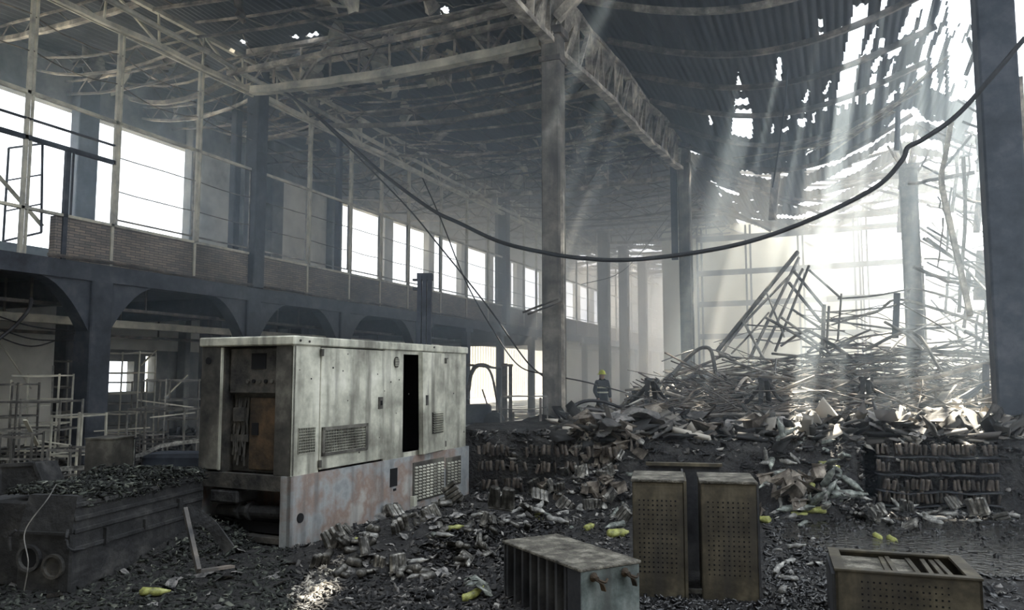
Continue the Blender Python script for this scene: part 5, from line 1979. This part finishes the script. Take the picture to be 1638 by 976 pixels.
scatter('bottle_clear', 'plastic_bottle', rt, 34, 'cloudy greenish bottle in the spill right of the twin pedestals', 'bottle', 'cloudy bottles right of the twin pedestals', 0.7, 1.1, True, 12, 0.04, 0.8)
scatter('carton', 'torn_carton', [(1225, 760), (1320, 770), (1320, 825), (1225, 825)], 14, 'torn brown carton in the spill right of the twin pedestals', 'carton', 'cartons right of the twin pedestals', 0.8, 1.4, False, 13, 0.02)
lowr = [(1360, 800), (1638, 812), (1638, 835), (1500, 850), (1370, 840)]
scatter('bottle_white', 'plastic_bottle', lowr, 26, 'grimy bottle lying at the foot of the right-hand can stack', 'bottle', 'bottles at the foot of the right stack', 0.7, 1.0, True, 14)
scatter('pack', 'melted_pack', lowr, 14, 'melted ribbed pack at the foot of the right-hand can stack', 'pack', 'packs at the foot of the right stack', 0.8, 1.3, False, 15)
plat = [(905, 655), (1100, 640), (1638, 640), (1638, 700), (905, 700)]
scatter('sheet_sun_tint', 'pale_scrap', [(1425, 692), (1636, 694), (1636, 640), (1450, 645)], 95, 'scrap tinted pale as sunlight on the right end of the rubble heap', 'scrap', 'pale scraps in the sunlit right end', 0.6, 1.3, 'flat', 61, 0.12)  # light colour puts sunshine onto these scraps
scatter('sheet_sun_tint', 'pale_scrap', [(1262, 700), (1300, 700), (1294, 640), (1262, 640)], 16, 'scrap tinted pale as sunlight in the narrow strip of the heap', 'scrap', 'pale scraps in the narrow sunlit strip', 0.5, 1.0, 'flat', 62, 0.10)
scatter('sheet', 'scrap_sheet', plat, 120, 'bent charred sheet lying on top of the rubble heap', 'scrap', 'scrap sheets on the rubble heap', 0.7, 2.0, 'flat', 16, 0.06)
scatter('carton', 'torn_carton', plat, 40, 'broken carton lying on top of the rubble heap', 'carton', 'cartons on the rubble heap', 0.8, 1.8, False, 17, 0.02)
scatter('sheet', 'scrap_sheet', [(0, 860), (470, 880), (840, 900), (840, 976), (0, 976)], 40, 'small charred scrap on the foreground floor', 'scrap', 'scraps on the foreground floor', 0.2, 0.5, 'flat', 18, 0.02)
scatter('bottle_white', 'plastic_bottle', [(1230, 830), (1330, 835), (1330, 960), (1230, 960)], 8, 'grimy bottle on the wet floor right of the twin pedestals', 'bottle', 'bottles on the wet floor', 0.5, 0.8, True, 19)

# single bright pieces
ONE = [(866, 834, 'bottle_yellow', 1.0, 'yellow bottle lying alone left of the twin pedestals'), (938, 851, 'bottle_yellow', 0.8, 'yellow bottle behind the low box with hooks'),
       (972, 862, 'bottle_yellow', 1.1, 'yellow and white bottle nearest the low box with hooks'), (1000, 843, 'bottle_clear', 0.9, 'cloudy bottle against the left pedestal'),
       (562, 872, 'bottle_yellow', 0.7, 'yellow bottle in the heap close to the generator base'), (715, 850, 'bottle_yellow', 0.6, 'small yellow bottle on the heap before the generator'),
       (739, 965, 'bottle_yellow', 0.7, 'round yellow bottle end at the bottom edge'), (226, 953, 'bottle_yellow', 0.75, 'yellow crumpled bottle near the charred cabinet'),
       (1300, 782, 'bottle_yellow', 0.9, 'yellow bottle highest in the right spill'), (1295, 815, 'bottle_yellow', 1.0, 'yellow bottle below the carton in the right spill'),
       (1322, 822, 'bottle_yellow', 1.0, 'yellow bottle at the right foot of the right spill'), (1232, 838, 'bottle_yellow', 1.0, 'yellow bottle beside the right pedestal'),
       (1292, 828, 'bottle_yellow', 0.8, 'yellow bottle at the bottom of the right spill'), (1308, 745, 'bottle_yellow', 0.7, 'yellow bottle near the top of the right spill'),
       (1398, 860, 'bottle_yellow', 0.7, 'yellowish bottle floating left in the mud behind the lying box'), (1420, 864, 'bottle_yellow', 0.7, 'yellowish bottle right of its twin behind the lying box'),
       (1344, 752, 'bottle_yellow', 0.7, 'yellow bottle at the upper right of the right spill'), (690, 862, 'bottle_clear', 0.9, 'cloudy bottle in the heap before the generator'),
       (1325, 800, 'bottle_clear', 1.4, 'large greenish bottle slanting in the right spill'), (1290, 840, 'bottle_clear', 0.9, 'pale bluish bottle below the right spill'),
       (942, 880, 'bottle_white', 0.5, 'small white bottle behind the low box'), (1262, 880, 'bottle_white', 0.7, 'white bottle between the right pedestal and the lying box'),
       (1440, 820, 'bottle_white', 1.0, 'bright bottle at the left foot of the can stack'), (1490, 812, 'bottle_white', 1.1, 'bright bottle before the middle of the can stack')]
for (px, py, kd, sc, lab) in ONE:
    P_, ok = hits([px], [py])
    lay(kd, 'plastic_bottle', P_[0], lab, 'bottle', None, sc, (PI / 2 + R.gauss(0, 0.15), R.gauss(0, 0.2), R.uniform(0, 6.28)), 0.04)
P_, ok = hits([765], [955])
o = lay('wrap', 'plastic_wrap', P_[0], 'crumpled greenish clear plastic wrap at the bottom edge', 'plastic wrap', None, 1.0, (0.3, 0.2, 0.6), 0.06)
P_, ok = hits([955], [668])
o = lay('sheet', 'orange_scrap', P_[0], 'torn orange plastic scrap on the rubble near the firefighter', 'scrap', None, 0.9, (0.5, -0.3, 0.5), 0.12)
o.data = o.data.copy()
o.data.materials[0] = M['orange']
P_, ok = hits([1275], [800])
o = lay('carton', 'torn_carton', P_[0], 'largest torn brown carton in the spill right of the twin pedestals', 'carton', None, 1.4, (0.5, 0.3, 0.4), 0.05)
P_, ok = hits([762], [835])
# tray of ribs beside the generator
P_, ok = hits([785], [820])
o = lay('pack', 'melted_pack', P_[0], 'large grey ribbed pack standing at the far corner of the generator', 'pack', None, 1.5, (0.2, 0.1, 0.2), 0.04)

# ------------------------------------------------------------------ twisted steel
def bar(pts, r, m, label, cat='steel bar', group=None, flat=False, nm='bent_bar', seg=4, curve=False):
    W = [at(*q) for q in pts]
    if curve:
        W = spline(W, seg)
    o = (MB().sweep(W, r * 2, r * 1.1) if flat else MB().sweep(W, r, n=6)).obj(nm, m)
    return tag(o, label, cat, group)


st = M['bare_steel']
TR = [  # pyramid of bars
    ([(1147, 562, 17.5), (1276, 403, 18)], 0.05, 'topmost long bar forming the left edge of the steel pyramid'),
    ([(1150, 572, 17.3), (1188, 520, 17.6), (1272, 432, 18)], 0.03, 'thinner bar under the left edge of the steel pyramid'),
    ([(1200, 572, 17.6), (1278, 412, 18)], 0.035, 'steep inner bar of the steel pyramid leaning left'),
    ([(1215, 575, 17.2), (1284, 430, 17.8)], 0.03, 'second steep inner bar of the steel pyramid'),
    ([(1240, 562, 17.2), (1294, 425, 17.6)], 0.03, 'steepest thin bar of the steel pyramid'),
    ([(1270, 434, 17.8), (1318, 492, 17.3)], 0.035, 'upper right bar of the steel pyramid'),
    ([(1262, 452, 17.8), (1314, 516, 17.2)], 0.035, 'middle right bar of the steel pyramid'),
    ([(1294, 432, 17.6), (1346, 478, 17.4)], 0.028, 'outermost right bar of the steel pyramid'),
    ([(1266, 494, 17.4), (1315, 527, 17.2)], 0.03, 'low right bar of the steel pyramid'),
    ([(1225, 508, 17.2), (1300, 552, 16.6), (1370, 612, 16)], 0.035, 'long bar sloping right out of the steel pyramid'),
    ([(1250, 508, 17.0), (1330, 566, 16.4)], 0.03, 'short bar beside the long sloping one'),
    ([(1318, 488, 17.2), (1316, 558, 17)], 0.05, 'upright stub holding the right end of the pyramid'),
    ([(1326, 490, 17.2), (1322, 556, 17)], 0.03, 'thin upright next to the upright stub'),
    ([(1346, 470, 17.4), (1340, 545, 17.2)], 0.025, 'slim upright right of the pyramid'),
    ([(1188, 512, 17.3), (1222, 575, 16.8)], 0.03, 'bar crossing the left leg of the pyramid'),
    ([(1226, 468, 17.3), (1255, 540, 17)], 0.02, 'thin bar crossing inside the pyramid'),
    ([(1170, 566, 17), (1195, 540, 17.2), (1230, 500, 17.4)], 0.02, 'thin rod low in the pyramid'),
    # arch at left
    ([(1040, 650, 15), (1075, 600, 15.6), (1112, 562, 16), (1134, 557, 16), (1142, 580, 15.8), (1150, 630, 15.4)], 0.04, 'curved tube arching over the left side of the tangle'),
    ([(1000, 640, 15), (1050, 615, 15.4), (1090, 590, 15.8), (1140, 585, 16.1)], 0.03, 'tube rising left to right below the arch'),
    ([(1150, 565, 16.2), (1200, 590, 15.8), (1262, 617, 15.2)], 0.035, 'tube running down right from the arch'),
    ([(1140, 570, 16.4), (1230, 575, 16), (1330, 580, 15.8)], 0.022, 'thin tube level across the middle of the tangle'),
    # right-hand bars
    ([(1330, 512, 17), (1400, 500, 16.8), (1434, 479, 16.6), (1500, 495, 16.4), (1564, 517, 16.2), (1632, 552, 16)], 0.045, 'long double bent beam over the right of the tangle'),
    ([(1322, 500, 17.2), (1440, 488, 17), (1460, 462, 17.2), (1536, 481, 17)], 0.03, 'upper bent rail crossing the scorched column'),
    ([(1340, 478, 18), (1400, 473, 17.6), (1462, 461, 17.4)], 0.035, 'beam meeting the scorched column from the left'),
    ([(1330, 520, 16.8), (1434, 487, 16.2)], 0.03, 'lower twin of the long bent beam'),
    ([(1435, 470, 16.4), (1432, 540, 16)], 0.06, 'short dark upright under the bent beam'),
    ([(1440, 485, 16.4), (1537, 540, 15.6)], 0.025, 'thin bar sloping right under the bent beam'),
    ([(1380, 562, 16), (1458, 531, 15.8), (1506, 594, 15.2)], 0.035, 'kinked bar before the scorched column'),
    ([(1415, 515, 16.2), (1450, 535, 15.8), (1476, 560, 15.6)], 0.03, 'short kinked bar beside the scorched column'),
    ([(1270, 606, 14.6), (1380, 611, 14.2), (1478, 606, 13.8), (1583, 582, 13.4), (1632, 583, 13.0)], 0.045, 'long pale sagging tube across the front of the tangle'),
    ([(1577, 584, 13.4), (1577, 668, 13.2)], 0.06, 'dark burnt post at the right of the heap'),
    ([(1571, 615, 13.3), (1548, 640, 13.2), (1521, 674, 13.1)], 0.04, 'dark bar leaning against the burnt post'),
    ([(1592, 590, 13.3), (1611, 610, 13.2), (1612, 642, 13.2)], 0.035, 'short hooked bar right of the burnt post'),
    ([(1530, 612, 13.6), (1500, 648, 13)], 0.075, 'pale plank leaning in the right of the heap'),
    ([(1412, 668, 12.8), (1450, 668, 12.8), (1500, 655, 13), (1545, 633, 13.2), (1572, 614, 13.3)], 0.045, 'curved pipe sweeping up to the burnt post'),
    ([(1425, 655, 13.4), (1440, 625, 13.6), (1480, 615, 13.8), (1510, 625, 13.8)], 0.03, 'pale arched hose in the heap'),
    ([(1460, 700, 12.2), (1500, 695, 12.2), (1550, 675, 12.4), (1600, 680, 12.4)], 0.035, 'pale pipe at the front rim of the right heap'),
    ([(1560, 688, 12.2), (1590, 692, 12), (1637, 708, 11.8)], 0.03, 'pale lath at the right front rim of the heap'),
    # tall leaning members at right
    ([(1521, 198, 15.5), (1512, 250, 15.5), (1506, 290, 15.5), (1520, 360, 15.4), (1536, 430, 15.2), (1552, 505, 15)], 0.085, 'tall pale kinked beam leaning before the right column'),
    ([(1541, 252, 17), (1544, 350, 17), (1538, 430, 17), (1534, 500, 17)], 0.06, 'tall grey pipe hanging behind the kinked beam'),
    ([(1483, 364, 19), (1560, 408, 18.4), (1632, 440, 18)], 0.05, 'upper slanting rail right of the scorched column'),
    ([(1483, 372, 19), (1520, 398, 18.7), (1600, 450, 18)], 0.04, 'second slanting rail right of the scorched column'),
    ([(1483, 380, 19.2), (1534, 420, 18.6), (1610, 500, 17.6)], 0.035, 'third slanting rail right of the scorched column'),
    ([(1483, 420, 19), (1560, 455, 18.4), (1632, 470, 18)], 0.04, 'fourth slanting rail right of the scorched column'),
    ([(1480, 440, 19), (1560, 450, 18.5), (1637, 460, 18)], 0.05, 'level rail right of the scorched column'),
    ([(1540, 195, 16), (1590, 215, 15.6), (1600, 240, 15.4)], 0.03, 'thin rod under the sky gap by the right column'),
    ([(1532, 160, 17), (1580, 190, 16.5), (1600, 200, 16)], 0.03, 'upper thin rod under the sky gap by the right column'),
    ([(1555, 215, 17), (1530, 245, 17.4), (1505, 275, 17.6)], 0.03, 'rod slanting left from the sky gap'),
    ([(1434, 150, 19), (1436, 190, 19), (1434, 240, 19)], 0.07, 'short dark channel hanging over the scorched column'),
    ([(1562, 75, 15), (1545, 120, 15.4)], 0.05, 'bent bar in the sky gap by the right column'),
    ([(1548, 60, 15), (1572, 118, 15)], 0.04, 'crossing bar in the sky gap by the right column'),
    ([(1262, 60, 17), (1255, 170, 17.5), (1236, 300, 18)], 0.02, 'thin wire rod under the dark right roof'),
]
for (pts, r_, lab) in TR:
    dark = 'dark' in lab or 'sky gap' in lab or 'burnt' in lab
    pale = 'pale' in lab
    bar(pts, r_, M['dark_steel'] if dark else (M['ash_steel'] if pale else st), lab, flat=('beam' in lab or 'plank' in lab or 'rail' in lab), curve=len(pts) > 2)
# hanging grey plates
for i, (x0_, x1_, y0_, y1_, F, lab) in enumerate(((1235, 1248, 262, 352, 24, 'folded grey sheet hanging from the roof edge above the pyramid'), (1562, 1574, 300, 372, 18, 'grey plate hanging left of the right column'),
                                                  (1562, 1592, 400, 480, 19, 'torn grey sheet hanging low by the right column'), (1440, 1458, 262, 372, 26, 'dark sheet hanging left of the scorched column'))):
    P_ = [at(x0_, y0_, F), at(x1_, y0_, F + 0.2), at(x1_ - 4, (y0_ + y1_) / 2, F + .2), at(x1_ - 8, y1_, F), at(x0_ - 6, y1_, F), at(x0_ - 3, (y0_ + y1_) / 2, F)]
    Q_ = [p + Vector((0.03, 0.08, 0)) for p in P_]
    o = MB().add(P_ + Q_, [(0, 1, 2, 5), (5, 2, 3, 4), (11, 8, 7, 6), (10, 9, 8, 11), (0, 6, 7, 1), (1, 7, 8, 2), (2, 8, 9, 3), (3, 9, 10, 4), (4, 10, 11, 5), (5, 11, 6, 0)]).obj('hanging_sheet', bst)
    tag(o, lab, 'sheet')
# scorched brackets on top of column C
e = empty('column_bracket', (pC.x, pC.y, 7.0))
for k in range(6):
    a = k * 1.05
    MB().sweep([(0, 0, 0.1 * k), (0.5 * math.cos(a), 0.4 * math.sin(a), 0.9 + 0.15 * k)], 0.10, 0.05).obj('bent_plate', ash, e)
tag(e, 'splayed ash-coated brackets on top of the scorched column', 'bracket')

# legs of fallen frames standing in the heap
for i, (px, pt, pb_, F, w_, lab) in enumerate(((1040, 608, 662, 13.2, 0.07, 'black stub frame standing left in the heap'), (1222, 608, 676, 12.6, 0.07, 'black leaning frame in the middle of the heap'),
                                               (1384, 606, 682, 12.6, 0.07, 'black forked frame right of the middle of the heap'))):
    e = empty('fallen_trestle', at(px, pb_, F))
    l_ = e.location.copy()
    MB().sweep([at(px - 6, pb_ + 6, F) - l_, at(px - 4, pt, F) - l_], w_, w_).obj('leg', M['hulk'], e)
    MB().sweep([at(px + 12, pb_, F + 0.3) - l_, at(px + 4, pt, F) - l_], w_, w_).obj('leg', M['hulk'], e)
    MB().sweep([at(px - 7, pt, F) - l_, at(px + 10, pt + 1, F + 0.1) - l_], w_ * 1.1, w_).obj('crossbar', M['hulk'], e)
    MB().sweep(spline([at(px + 6, pt + 4, F) - l_, at(px + 30, pt + 34, F + 0.3) - l_, at(px + 75, pt + 42, F + 0.6) - l_, at(px + 110, pt + 62, F + 0.4) - l_], 5), 0.03).obj('bent_rail', M['hulk'], e)
    MB().sweep(spline([at(px - 6, pt + 10, F) - l_, at(px - 40, pt + 44, F + 0.3) - l_, at(px - 100, pt + 54, F + 0.4) - l_], 5), 0.035).obj('bent_rail', M['hulk'], e)
    tag(e, lab, 'frame')
# arched hose by the column and pale tube at left of the heap
bar([(912, 682, 12.4), (914, 655, 12.6), (935, 642, 12.8), (965, 643, 13), (1000, 655, 13)], 0.03, M['cable'], 'black arched hose at the left end of the heap', 'hose', curve=True, nm='arched_hose')
bar([(985, 652, 13.8), (1036, 652, 13.8)], 0.05, M['whitep'], 'pale tube lying level near the firefighter', 'tube', nm='pale_tube')
bar([(1085, 598, 24), (1128, 601, 24)], 0.06, M['whitep'], 'white bar low beside the slender grey column', 'bar', nm='white_bar')

# random tangle of bent bars, each its own object
RB = random.Random(77)
n_b = 0
while n_b < 215:
    px = RB.uniform(905, 1625)
    lim = 560 if px > 1330 else (590 if px > 1090 else 640)
    py = RB.uniform(lim - 15, 668) if px > 1010 else RB.uniform(652, 672)
    if RB.random() < 0.3 and px > 1180:
        py = RB.uniform(500, 620)
    F = 12.2 + (668 - py) / 110 * 5.5 + RB.uniform(-0.6, 0.8)
    F = min(max(F, 12.0), 20)
    c_ = at(px, py, F)
    l = RB.uniform(0.8, 3.6) * (0.35 if px < 1060 else 1)
    a = RB.gauss(PSI, 0.55)
    dz = RB.gauss(0, 0.16) * l
    d_ = Vector((math.cos(a) * l, math.sin(a) * l, dz)) / 2
    mid_ = c_ + Vector((RB.gauss(0, 0.15), RB.gauss(0, 0.15), RB.gauss(0.02, 0.14)))
    q0, q1 = c_ - d_, c_ + d_
    for q in (q0, q1, mid_):
        q.z = max(q.z, ground(q.x, q.y) + 0.05)
        q.x = min(q.x, 8.8)
    pts = spline([q0, q0.lerp(mid_, 0.6) + Vector((0, 0, RB.gauss(0, 0.08))), mid_, q1], 3) if RB.random() < 0.6 else [q0, mid_, q1]
    if any(proj(q.x, q.y, q.z)[0] < 1000 and proj(q.x, q.y, q.z)[1] < 652 for q in (q0, q1, mid_)):
        continue
    kind = RB.random()
    r_ = RB.choice((0.01, 0.014, 0.02, 0.03))
    m_ = RB.choice((st, st, ash, bst, bst))
    if kind < 0.6:
        o = MB().sweep(pts, r_, n=5)
    else:
        o = MB().sweep(pts, r_ * 2.4, r_ * 1.3, twist=RB.uniform(-1.5, 1.5))
    o = o.obj('bent_bar', m_)
    zone = 0 if px < 1150 else (1 if px < 1400 else 2)
    tag(o, ['bent scorched bar in the left part of the steel tangle', 'bent scorched bar in the middle of the steel tangle', 'bent scorched bar in the right part of the steel tangle'][zone],
        'steel bar', ['bars in the left part of the tangle', 'bars in the middle of the tangle', 'bars in the right part of the tangle'][zone])
    n_b += 1
# the rest of the tangle, too fine to count
MT = MB()
for i in range(520):
    px = RB.uniform(1000, 1628)
    py = RB.uniform(575 if px > 1250 else 615, 675)
    F = min(max(12.2 + (668 - py) / 110 * 6 + RB.uniform(-0.6, 0.8), 12.0), 21)
    c_ = at(px, py, F)
    l = RB.uniform(0.4, 2.4)
    a = RB.gauss(PSI, 0.7)
    d_ = Vector((math.cos(a) * l, math.sin(a) * l, RB.gauss(0, 0.3) * l)) / 2
    q0, q1 = c_ - d_, c_ + d_
    for q in (q0, q1):
        q.z = max(q.z, ground(q.x, q.y) + 0.04)
        q.x = min(q.x, 8.8)
    if any(proj(q.x, q.y, q.z)[0] < 1000 and proj(q.x, q.y, q.z)[1] < 652 for q in (q0, q1)):
        continue
    MT.sweep(catenary(q0, q1, RB.uniform(-0.1, 0.15), 5, 0.03, i), RB.choice((0.006, 0.01, 0.016)), n=4)
tag(MT.obj('steel_tangle', bst), 'mass of fine bent wire and rod filling the steel tangle', 'steel tangle', kind='stuff')
# high thin members between the scorched column and the right column
for i in range(70):
    px = RB.uniform(1500, 1605)
    py = RB.uniform(215, 560)
    F = RB.uniform(17, 25)
    c_ = at(px, py, F)
    l = RB.uniform(0.6, 1.7)
    a = RB.gauss(PSI, 0.5)
    vert = RB.random() < 0.25
    d_ = Vector((math.cos(a) * l * 0.15, 0.1, l)) / 2 if vert else Vector((math.cos(a) * l, math.sin(a) * l, RB.gauss(-0.3, 0.25) * l)) / 2
    o = MB().sweep(catenary(c_ - d_, c_ + d_, RB.uniform(0, 0.15), 6, 0.03, i), RB.choice((0.018, 0.03, 0.045)), n=5).obj('bent_bar', RB.choice((st, bst)))
    tag(o, 'bent bar hanging between the scorched column and the right column', 'steel bar', 'bars hanging by the right column')

# ------------------------------------------------------------------ firefighter
p = at(963, 600, 24)
ff = empty('person', (p.x, p.y, 0), PSI + 0.3)
tag(ff, 'firefighter in dark turnout gear and yellow helmet standing beyond the rubble', 'person')


def skin(name, verts, edges, radii, m, parent, sub=2):
    me = bpy.data.meshes.new(name)
    me.from_pydata(verts, edges, [])
    me.materials.append(m)
    o = bpy.data.objects.new(name, me)
    C.objects.link(o)
    o.parent = parent
    md = o.modifiers.new('skin', 'SKIN')
    for i, r_ in enumerate(radii):
        me.skin_vertices[0].data[i].radius = (r_, r_) if not isinstance(r_, tuple) else r_
    me.skin_vertices[0].data[0].use_root = True
    md.use_smooth_shade = True
    s_ = o.modifiers.new('sub', 'SUBSURF')
    s_.levels = sub
    s_.render_levels = sub
    return o


V_ = [(0, 0, 0.92), (0, 0, 1.12), (0, 0, 1.32), (0, 0.01, 1.43), (0, 0.02, 1.50), (0, 0.03, 1.58),
      (0.17, 0, 1.38), (0.24, 0.02, 1.12), (0.20, -0.14, 0.92), (-0.17, 0, 1.38), (-0.24, 0.03, 1.12), (-0.2, -0.12, 0.92),
      (0.1, 0, 0.86), (0.12, -0.01, 0.48), (0.13, 0.02, 0.1), (0.14, -0.13, 0.04), (-0.1, 0, 0.86), (-0.13, 0.02, 0.48), (-0.14, 0.05, 0.1), (-0.15, -0.1, 0.04)]
E_ = [(0, 1), (1, 2), (2, 3), (3, 4), (4, 5), (2, 6), (6, 7), (7, 8), (2, 9), (9, 10), (10, 11), (0, 12), (12, 13), (13, 14), (14, 15), (0, 16), (16, 17), (17, 18), (18, 19)]
Rd = [(0.17, 0.13), (0.17, 0.13), (0.19, 0.13), 0.09, 0.06, 0.07, 0.085, 0.065, 0.05, 0.085, 0.065, 0.05, 0.10, 0.075, 0.06, 0.05, 0.10, 0.075, 0.06, 0.05]
skin('body', V_, E_, Rd, M['cloth_dark'], ff)
for s in (-1, 1):
    hv = [(s * 0.2, -0.14, 0.9), (s * 0.2, -0.19, 0.85)]
    he = [(0, 1)]
    hr = [0.03, 0.032]
    for k in range(4):
        hv += [(s * (0.18 + 0.014 * k), -0.215, 0.815 - 0.004 * k), (s * (0.18 + 0.014 * k), -0.20, 0.775)]
        he += [(1, 2 + 2 * k), (2 + 2 * k, 3 + 2 * k)]
        hr += [0.009, 0.008]
    hv += [(s * 0.165, -0.2, 0.85)]
    he += [(0, len(hv) - 1)]
    hr += [0.01]
    skin('hand', hv, he, hr, M['skin'], ff, 1)
hd_ = MB().lathe([(0.03, 1.46), (0.06, 1.49), (0.075, 1.54), (0.078, 1.60), (0.06, 1.66), (0.02, 1.69)], 14, Matrix.Translation((0, 0.0, 0)), 1.15)
hd_.add([(-0.012, -0.085, 1.56), (0.012, -0.085, 1.56), (0, -0.11, 1.555), (0, -0.088, 1.60)], [(0, 2, 3), (2, 1, 3), (0, 1, 2)])
hd_.obj('head', M['skin'], ff, True)
MB().lathe([(0.15, 1.615), (0.145, 1.63), (0.105, 1.635), (0.10, 1.69), (0.07, 1.74), (0.02, 1.76)], 18, None, 1.15).obj('helmet', M['helmet'], ff, True)
for z in (1.2, 1.05):
    MB().lathe([(0.192, z), (0.192, z + 0.045)], 16, None, 0.8).obj('reflective_band', M['reflect'], ff)

# ------------------------------------------------------------------ smoke
def smoke(name, x0, x1, y0, y1, z0, z1, dens, col, aniso, label):
    m = bpy.data.materials.new(name)
    m.use_nodes = True
    N = m.node_tree.nodes
    N.clear()
    o_ = N.new('ShaderNodeOutputMaterial')
    s_ = N.new('ShaderNodeVolumeScatter')
    s_.inputs['Color'].default_value = (*col, 1)
    s_.inputs['Density'].default_value = dens
    s_.inputs['Anisotropy'].default_value = aniso
    m.node_tree.links.new(s_.outputs[0], o_.inputs['Volume'])
    o = MB().box(x0, x1, y0, y1, z0, z1).obj(name, m)
    return tag(o, label, 'smoke', kind='stuff')


smoke('smoke', -16.9, 9.2, 8.0, 59.9, 0.02, 9.6, 0.013, (0.72, 0.86, 1.0), 0.35, 'thin bluish smoke filling the hall')
smoke('blue_haze', -16.7, -5.6, 8.5, 24.3, 2.5, 9.4, 0.011, (0.62, 0.80, 1.0), 0.3, 'bluish haze hanging under the left roof and over the mezzanine')
smoke('thick_smoke', -16.8, -4.7, 24.5, 59.8, 0.05, 9.5, 0.042, (1.0, 0.98, 0.93), 0.3, 'dense pale smoke in the far left aisle')
smoke('bright_smoke', -4.65, 9.1, 24.6, 39.9, 0.05, 9.5, 0.017, (1.0, 0.97, 0.90), 0.3, 'sunlit smoke in front of the far gable frame')
